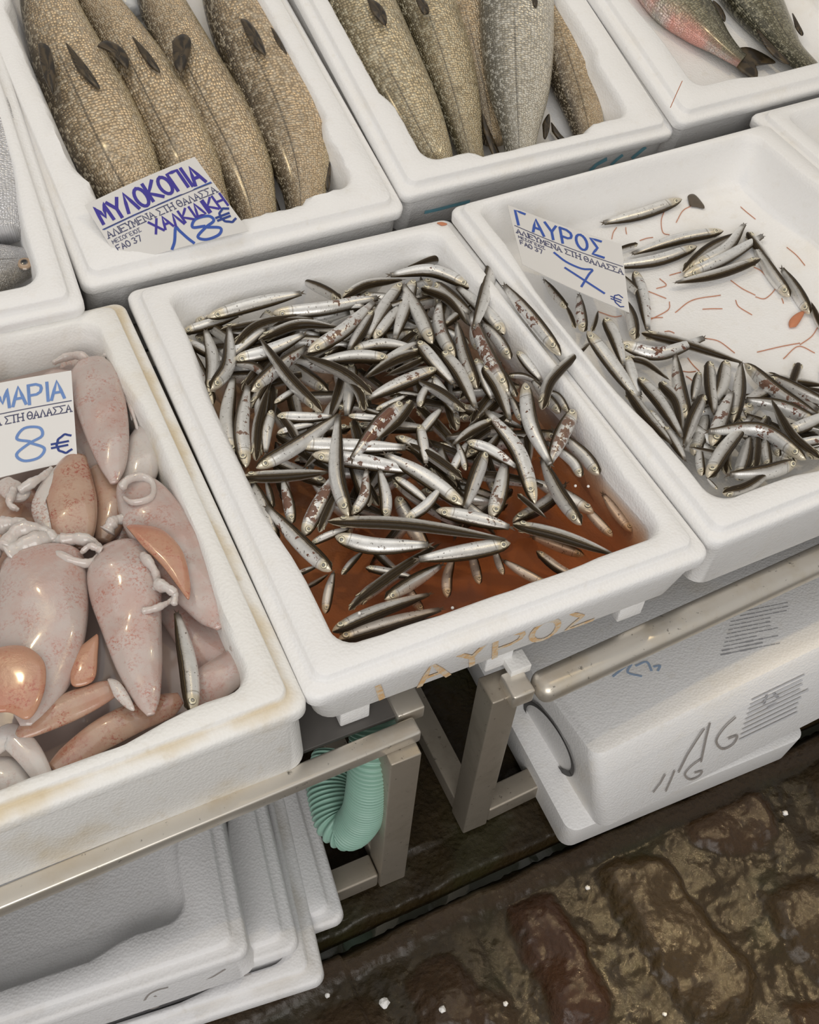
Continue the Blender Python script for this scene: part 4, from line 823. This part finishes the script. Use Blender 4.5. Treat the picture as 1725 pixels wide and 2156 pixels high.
squid([(285, 1008, 30), (290, 1030, 46), (318, 1080, 64), (362, 1150, 68), (410, 1230, 56), (446, 1290, 36), (466, 1322, 10)], -.008, 'large pink squid with an orange fin along the right wall', red=.35,
    fins=[([(266, 1110), (300, 1106), (345, 1118), (384, 1160), (400, 1220), (398, 1262), (378, 1240), (340, 1190), (300, 1150)], .013, SQ_OR)],
    arms=[([(255, 1030), (270, 1010), (300, 1004), (322, 1020), (318, 1048), (280, 1058), (258, 1046)], 9, .006)])
squid([(92, 1155, 40), (92, 1180, 82), (90, 1260, 94), (88, 1340, 92), (80, 1420, 76), (66, 1490, 44), (55, 1530, 12)], -.006, 'largest squid with orange fins in the front left', red=.3,
    fins=[([(-30, 1385), (5, 1362), (55, 1362), (92, 1392), (96, 1440), (80, 1490), (56, 1515), (20, 1500), (-30, 1490)], .015, SQ_OR), ([(205, 1335), (206, 1380), (200, 1428), (172, 1445), (150, 1440), (152, 1400), (170, 1362)], -.004, SQ_OR)],
    arms=[([(20, 1175), (60, 1150), (110, 1140), (150, 1150)], 26, -.002), ([(10, 1160), (40, 1120), (90, 1120), (120, 1140)], 20, .004), ([(0, 1110), (40, 1105), (80, 1130)], 18, .0), ([(110, 1165), (150, 1180), (190, 1185), (215, 1160)], 11, .004), ([(130, 1140), (170, 1135), (205, 1150), (215, 1175)], 14, .0), ([(0, 1140), (-20, 1180), (0, 1220)], 16, -.006)])
squid([(240, 1150, 36), (252, 1180, 66), (264, 1240, 75), (278, 1320, 62), (294, 1400, 48), (310, 1470, 28), (318, 1506, 8)], -.003, 'greyish pink squid in the centre with knobbly white arms', red=.6,
    arms=[([(300, 1170), (318, 1190), (330, 1215), (326, 1245)], 11, .010), ([(330, 1230), (352, 1238), (368, 1252), (366, 1275)], 12, .010), ([(300, 1288), (330, 1280), (355, 1268), (370, 1255)], 8, .008), ([(225, 1120), (240, 1098), (262, 1092)], 14, -.006), ([(215, 1160), (190, 1150), (170, 1165)], 8, .006)])
squid([(36, 1552, 12), (70, 1530, 26), (130, 1495, 34), (190, 1468, 32), (235, 1452, 22), (262, 1450, 8)], -.010, 'brown-skinned squid lying crosswise at the front', mat=SQ_BR, red=.9,
    fins=[([(226, 1432), (250, 1436), (270, 1462), (284, 1494), (268, 1492), (240, 1466)], .0, SQ_W)])
squid([(110, 1620, 16), (150, 1590, 30), (220, 1545, 36), (290, 1508, 36), (350, 1485, 30), (380, 1470, 14)], -.022, 'tan squid lying against the front rim behind the crosswise one', mat=SQ_BR, red=.7)
squid([(400, 1475, 16), (425, 1455, 40), (465, 1425, 46), (505, 1395, 40), (525, 1380, 20)], -.022, 'pale squid in the front right corner beside the stray anchovy', red=.3,
    arms=[([(498, 1352), (512, 1362), (520, 1380)], 6, -.008), ([(488, 1362), (504, 1378), (514, 1400)], 6, -.008)])
squid([(-20, 1580, 20), (20, 1550, 30), (55, 1580, 28), (85, 1625, 22), (105, 1665, 12)], -.012, 'pale tubular squid in the front left corner', mat=SQ_W, red=.2)
squid([(-40, 1660, 20), (-10, 1630, 40), (30, 1640, 40), (60, 1660, 20)], -.024, 'glassy squid at the left frame edge against the front rim', mat=SQ_W, red=.3)
squid([(10, 1010, 14), (20, 1025, 24), (40, 1040, 22), (60, 1030, 10)], -.006, 'small pale squid head under the price card', mat=SQ_W, red=.2, arms=[([(40, 1035), (70, 1015), (95, 1000), (110, 985)], 10, .0), ([(30, 1030), (20, 1060), (40, 1075)], 9, .0)])
squid([(130, 770, 20), (165, 772, 26), (205, 775, 26), (236, 790, 20)], -.030, 'dark-rimmed squid behind the price card at the back wall', red=.6)

# ------------------------------------------------------------------ price cards
def card(corn, bow, label, mat, vl):
    TLc, TRc, BRc, BLc = [at(*c) for c in corn]; nrm = unit(np.cross(TRc-TLc, TLc-BLc)); nrm = nrm if nrm[2] > 0 else -nrm
    def fn(u, v):
        P = (TLc*(1-u)+TRc*u)*(1-v)+(BLc*(1-u)+BRc*u)*v+nrm*bow*math.sin(math.pi*min(max(u, 0), 1)); return P, nrm
    root = empty('price_card', TLc); tag(root, label, 'price card', 'price cards'); nu, nv = 16, 6; V = []
    for s in (0, -.0009): V += [fn(i/nu, j/nv*(vl+(1-vl)*i/nu))[0]+nrm*s-TLc for j in range(nv+1) for i in range(nu+1)]
    o2 = (nu+1)*(nv+1); q = lambda i, j, o=0: o+j*(nu+1)+i
    F = [(q(i, j, o), q(i+1, j, o), q(i+1, j+1, o), q(i, j+1, o)) for o in (0, o2) for j in range(nv) for i in range(nu)]
    F += [(q(i, j), q(i+1, j), q(i+1, j, o2), q(i, j, o2)) for j in (0, nv) for i in range(nu)]+[(q(i, j), q(i, j+1), q(i, j+1, o2), q(i, j, o2)) for i in (0, nu) for j in range(nv)]
    obj('paper', mesh('paper', V, F, sharp=40), mat, root); bpy.context.view_layer.update()
    return root, fn
def printed(root, fn, extra=True):
    ribbon([[(x, .345) for x in np.linspace(.02, .985, 14)]], fn, .0011, 'printed_rule', INK_PRINT, root)
    ribbon(lettering('ΑΛΙΕΥΜΕΝΑ ΣΤΗ ΘΑΛΑΣΣΑ', .025, .99, .385, .465, serif=True), fn, .0012, 'printed_line', INK_PRINT, root)
    if extra:
        ribbon(lettering('ΜΕΣΟΓΕΙΟΣ', .03, .28, .50, .545), fn, .0008, 'printed_line', INK_PRINT, root)
        ribbon(lettering('FΑΟ 37', .035, .25, .575, .645), fn, .0012, 'printed_line', INK_PRINT, root)
c1, f1 = card([(178, 432, .522), (410, 330, .552), (524, 486, .492), (276, 588, .468)], .004, 'price card reading 18 euro stuck over the meagre tails', PAPER, .80)
printed(c1, f1)
ribbon(lettering('ΜΥΛΟΚΟΠΙΑ', .05, .97, .08, .30, fill=.82, slant=.02, wob=.012), f1, .0042, 'handwriting', INK_VIOLET, c1)
ribbon([[(.03, .348), (.3, .345), (.6, .345), (.98, .335)]], f1, .0020, 'handwriting', INK_BLUE, c1)
ribbon(lettering('ΧΑΛΚΙΔΙΚΗ', .36, 1.0, .49, .64, fill=.82, wob=.012, rise=-.02), f1, .0030, 'handwriting', INK_VIOLET, c1)
e8 = lambda cx_, cy_, a, b: smooth_line([(cx_, cy_-.02), (cx_-a*.9, cy_-b*.45), (cx_-a*.3, cy_-b), (cx_+a*.8, cy_-b*.85), (cx_+a*.95, cy_-b*.3), (cx_, cy_), (cx_-a, cy_+b*.5), (cx_-a*.5, cy_+b), (cx_+a*.6, cy_+b), (cx_+a*1.05, cy_+b*.5), (cx_+.01, cy_)], 5)
ribbon([smooth_line([(.40, .87), (.45, .80), (.52, .66), (.53, .71), (.55, .82), (.57, .90)]), e8(.72, .79, .095, .13)], f1, .0036, 'handwriting', INK_BLUE, c1)
ribbon([smooth_line(l) if len(l) > 4 else l for l in lettering('€', .84, .97, .66, .84, fill=1)], f1, .0030, 'euro_sign', INK_EURO, c1)
c2, f2 = card([(1069, 431, .500), (1309, 514, .486), (1326, 658, .458), (1100, 556, .482)], -.003, 'price card reading 7 euro propped over the rim of the right crate', PAPER, 1.0)
printed(c2, f2)
ribbon(lettering('ΓΑΥΡΟΣ', .06, .86, .06, .30, fill=.72, wob=.010), f2, .0036, 'handwriting', INK_BLUE, c2)
ribbon([smooth_line([(.36, .53), (.46, .60), (.60, .61), (.70, .56), (.66, .66), (.57, .90)]), smooth_line([(.44, .71), (.58, .77), (.78, .86)])], f2, .0030, 'handwriting', INK_BLUE, c2)
ribbon([smooth_line(l) if len(l) > 4 else l for l in lettering('€', .84, .95, .80, .97, fill=1)], f2, .0016, 'euro_sign', INK_EURO, c2)
c3, f3 = card([(-125, 832, .470), (150, 780, .474), (163, 969, .452), (-108, 1033, .450)], .002, 'white price card reading 8 euro lying on the squid', PAPER_W, 1.0)
printed(c3, f3)
ribbon(lettering('ΚΑΛΑ', .03, .40, .09, .30, fill=.76, wob=.010)+lettering('ΜΑΡΙΑ', .41, .96, .09, .30, fill=.78, wob=.010), f3, .0034, 'handwriting', INK_SKY, c3)
ribbon([e8(.64, .72, .105, .17)], f3, .0032, 'handwriting', INK_SKY, c3)
ribbon([smooth_line(l) if len(l) > 4 else l for l in lettering('€', .81, .96, .70, .90, fill=1)], f3, .0026, 'euro_sign', INK_EURO, c3)

# ------------------------------------------------------------------ marks on the crates
bpy.context.view_layer.update()
def on_plane(fr, p, nrm):
    p = np.array(p, float); nrm = unit(np.array(nrm, float)); Nw = fr.Rw@nrm
    def fn(u, v):
        o = fr.loc(CAM); d = fr.Rw.T@ray(u, v); t = ((p-o)@nrm)/(d@nrm); return fr.wld(o+d*t), Nw
    return fn
def faceA(s, v): return fA.wld((s, .0058+.0088*v, -.0240-.050*v)), np.array([0, -.98, -.17])
ribbon([l for l in lettering('ΓΑΥΡΟΣ', .075, .325, -.05, .94, fill=.74, slant=-.25, wob=.02)], faceA, .0066, 'crayon_writing', INK_OCHRE, crA, .0006)
pE = on_plane(fE, (0, .006, -.022), (0, -1, .082))
for L_ in [([(897, 446), (920, 441), (950, 433), (986, 424)], .006), ([(1246, 356), (1256, 346), (1274, 336)], .008), ([(1290, 344), (1298, 336), (1308, 328)], .007), ([(1334, 330), (1344, 322), (1356, 312)], .008)]:
    ribbon([L_], pE, .006, 'marker_stroke', INK_TEAL, crE, .0008)
pT = on_plane(fR1, (0, 0, 0), (0, 0, 1)); pFr = on_plane(fR1, (0, .0005, -.05), (0, -1, -.005)); pLe = on_plane(fR1, (.0005, 0, -.05), (-1, 0, -.005)); pLid = on_plane(fR1, (0, -.0005, 0), (0, -1, 0))
six = lambda a, b, w_, h_: smooth_line([(a+w_*.9, b), (a+w_*.35, b+h_*.35), (a, b+h_*.75), (a+w_*.3, b+h_), (a+w_*.8, b+h_*.85), (a+w_, b+h_*.58), (a+w_*.6, b+h_*.66)])
ribbon([[(1427, 1622), (1445, 1586), (1464, 1556), (1480, 1532)], [(1492, 1520), (1484, 1552), (1474, 1600)], six(1506, 1508, 44, 66)], pFr, .0030, 'number_16', INK_PENCIL, bxR1, .0030)
ribbon([[(1374, 1664), (1388, 1646), (1398, 1628)], [(1400, 1662), (1410, 1640), (1418, 1620)], six(1440, 1596, 36, 42)], pFr, .0026, 'number_16', INK_PENCIL, bxR1, .0030)
ell = lambda c, ax, bx, n=40: [(c[0]+ax[0]*math.cos(t)+bx[0]*math.sin(t), c[1]+ax[1]*math.cos(t)+bx[1]*math.sin(t)) for t in np.linspace(0, 6.2832, n)]
ribbon([(ell((1160, 1552), (46, 74), (21, -13)), .0075)], pLe, .006, 'black_ring', INK_BLACK, bxR1, .0030)
ribbon([([(1094, 1506), (1098, 1526), (1108, 1550), (1116, 1560)], .003)], pLe, .003, 'black_stroke', INK_BLACK, bxR1, .0030)
dash = []
random.seed(11)
for i in range(11):
    y = 1292+i*8.2; x = 1545-i*2.6 if i > 1 else 1560; e = 1655-(0 if i < 3 else (36 if i < 6 else 60 if i % 2 else 20))
    while x < e:
        l = random.uniform(5, 15); dash.append(([(x, y-(x-1545)*.20), (x+l*.5, y-(x+l*.5-1545)*.20), (x+l, y-(x+l-1545)*.20)], random.choice([.0012, .0016, .0024 if i > 7 or i in (4,) else .0014]))); x += l+3
ribbon(dash, pT, .001, 'printed_label', INK_LABEL, bxR1, .0005)
ribbon([smooth_line([(1292, 1424), (1312, 1408), (1330, 1398), (1322, 1416), (1350, 1424)]), smooth_line([(1340, 1402), (1362, 1394), (1372, 1412)]), smooth_line([(1378, 1404), (1390, 1402), (1386, 1412)])], pT, .003, 'faded_blue_scrawl', INK_FADED, bxR1, .0005)
pr = []
for i in range(9):
    y = 1470+i*9; x = 1582-i*3.2; e = 1690-i*2
    while x < e:
        l = random.uniform(8, 26); pr.append(([(x, y-(x-1582)*.48), (x+l*.5, y-(x+l*.5-1582)*.48), (x+l, y-(x+l-1582)*.48)], .0028)); x += l+3
ribbon(pr, pFr, .001, 'pale_printed_label', INK_PALE, bxR1, .0030)
tri = [(1606, 1478), (1612, 1462), (1628, 1458), (1636, 1466), (1630, 1478), (1616, 1486), (1606, 1478)]
ribbon([([tri[i], tuple((np.array(tri[i])+np.array(tri[i+1]))/2), tri[i+1]], .004) for i in (0, 2, 4)], pFr, .003, 'recycling_mark', INK_LABEL, bxR1, .0030)
pU = on_plane(U1, (0, .0062, -.022), (0, -1, .10))
for L_ in ([(473, 2040), (450, 2054), (432, 2064), (427, 2073), (437, 2077), (480, 2064), (527, 2049)], [(352, 2078), (330, 2084), (312, 2094), (303, 2112), (318, 2122), (334, 2116), (338, 2102), (326, 2096)]):
    ribbon([smooth_line(L_)], pU, .0026, 'crayon_mark', INK_PENCIL, crU1, .0008)

# ------------------------------------------------------------------ scraps
FE = [[(490, 65), (492, 90), (495, 110)], [(790, 270), (770, 330), (780, 400), (820, 415)], [(860, 340), (900, 270), (950, 240)], [(1250, 245), (1290, 280), (1340, 320)], [(500, 370), (480, 400), (470, 440)],
      [(555, 370), (556, 390), (560, 410)], [(820, 660), (860, 648), (890, 640)], [(760, 680), (800, 720), (740, 740)], [(855, 885), (960, 810), (1130, 780)], [(1020, 865), (1080, 862), (1140, 862)], [(1220, 810), (1240, 850), (1320, 900)],
      [(1330, 610), (1370, 630), (1400, 660)], [(1440, 700), (1460, 740), (1400, 800), (1340, 790)], [(1190, 690), (1260, 740), (1340, 780)], [(700, 920), (740, 916), (780, 915)], [(640, 740), (700, 760), (800, 800)], [(820, 820), (810, 870), (700, 930)],
      [(1030, 1040), (1120, 1060), (1215, 1130)], [(790, 1000), (820, 998), (850, 1010)], [(1350, 1125), (1500, 1090), (1610, 1070)], [(1510, 1165), (1600, 1090), (1700, 1130)], [(1610, 1080), (1680, 1030), (1720, 970)], [(930, 1160), (960, 1200), (1000, 1240)],
      [(390, 880), (480, 910), (530, 905)], [(920, 1270), (950, 1290), (990, 1330)], [(1500, 800), (1506, 815), (1510, 830)], [(1530, 490), (1590, 540), (1640, 600)], [(640, 450), (680, 436), (720, 430)], [(900, 1240), (940, 1245), (980, 1240)]]
for L_ in FE:
    p = [fC.at(1125+u/2.875, 350+v/2.875, -.0625) for u, v in L_]
    p = [fC.wld(np.array([l[0], min(l[1], .560), l[2]+max(0, l[1]-.560)*2.2])) for l in map(fC.loc, p)]
    P = spline(np.array(p), 24); r_ = np.full(24, .00055); V, F, uv, _ = body(P, r_, r_, fC.up, 0, 6)
    tag(obj('shrimp_feeler', mesh('shrimp_feeler', V-P[0], F, uv), FEELER, loc=P[0]), 'thin red shrimp feeler stuck to the white floor of the right crate', 'feeler', 'red shrimp feelers')
def scrap(poly, fr, h, mat, label, th=.002, dome_=.002):
    P = [fr.at(u, v, h) for u, v in poly]; r = empty('scrap', P[0]); tag(r, label, 'scrap'); plate(P, th, fr.up, 'flake', mat, r, dome_); return r
scrap([(1664, 690), (1662, 676), (1676, 662), (1694, 656), (1688, 672), (1676, 688)], fC, -.061, FEELER, 'orange shell flake on the floor of the right crate')
scrap([(1448, 414), (1460, 410), (1472, 420), (1484, 438), (1468, 436), (1452, 432)], fC, -.061, FINM, 'grey fish scrap beside the topmost anchovy in the right crate')
scrap([(920, 470), (930, 468), (942, 472), (930, 475)], fA, .0098, FEELER, 'orange fleck on the back rim of the middle crate', .001, .0005)
for i, (u, v, s, lb) in enumerate([(810, 2112, .006, 'larger white foam crumb on the dark cobbles by the gutter'), (932, 2125, .0045, 'white foam crumb between the two lower cobbles'), (1065, 2113, .003, 'small white foam crumb left of the reddish cobble'), (1238, 1869, .003, 'tiny white foam crumb near the low box corner'), (1654, 1712, .004, 'white foam crumb below the right box at the photo edge'), (1400, 2135, .0025, 'tiny pale crumb on the largest cobble'), (690, 2096, .003, 'tiny pale crumb beside the grubby crate')]):
    bm = bmesh.new(); bmesh.ops.create_icosphere(bm, subdivisions=2, radius=s)
    for q in bm.verts: q.co *= random.uniform(.75, 1.15)
    me = bpy.data.meshes.new('crumb'); bm.to_mesh(me); bm.free(); tag(obj('foam_crumb', me, CRUMB, loc=at(u, v, .002)), lb, 'crumb', 'foam crumbs on the floor')
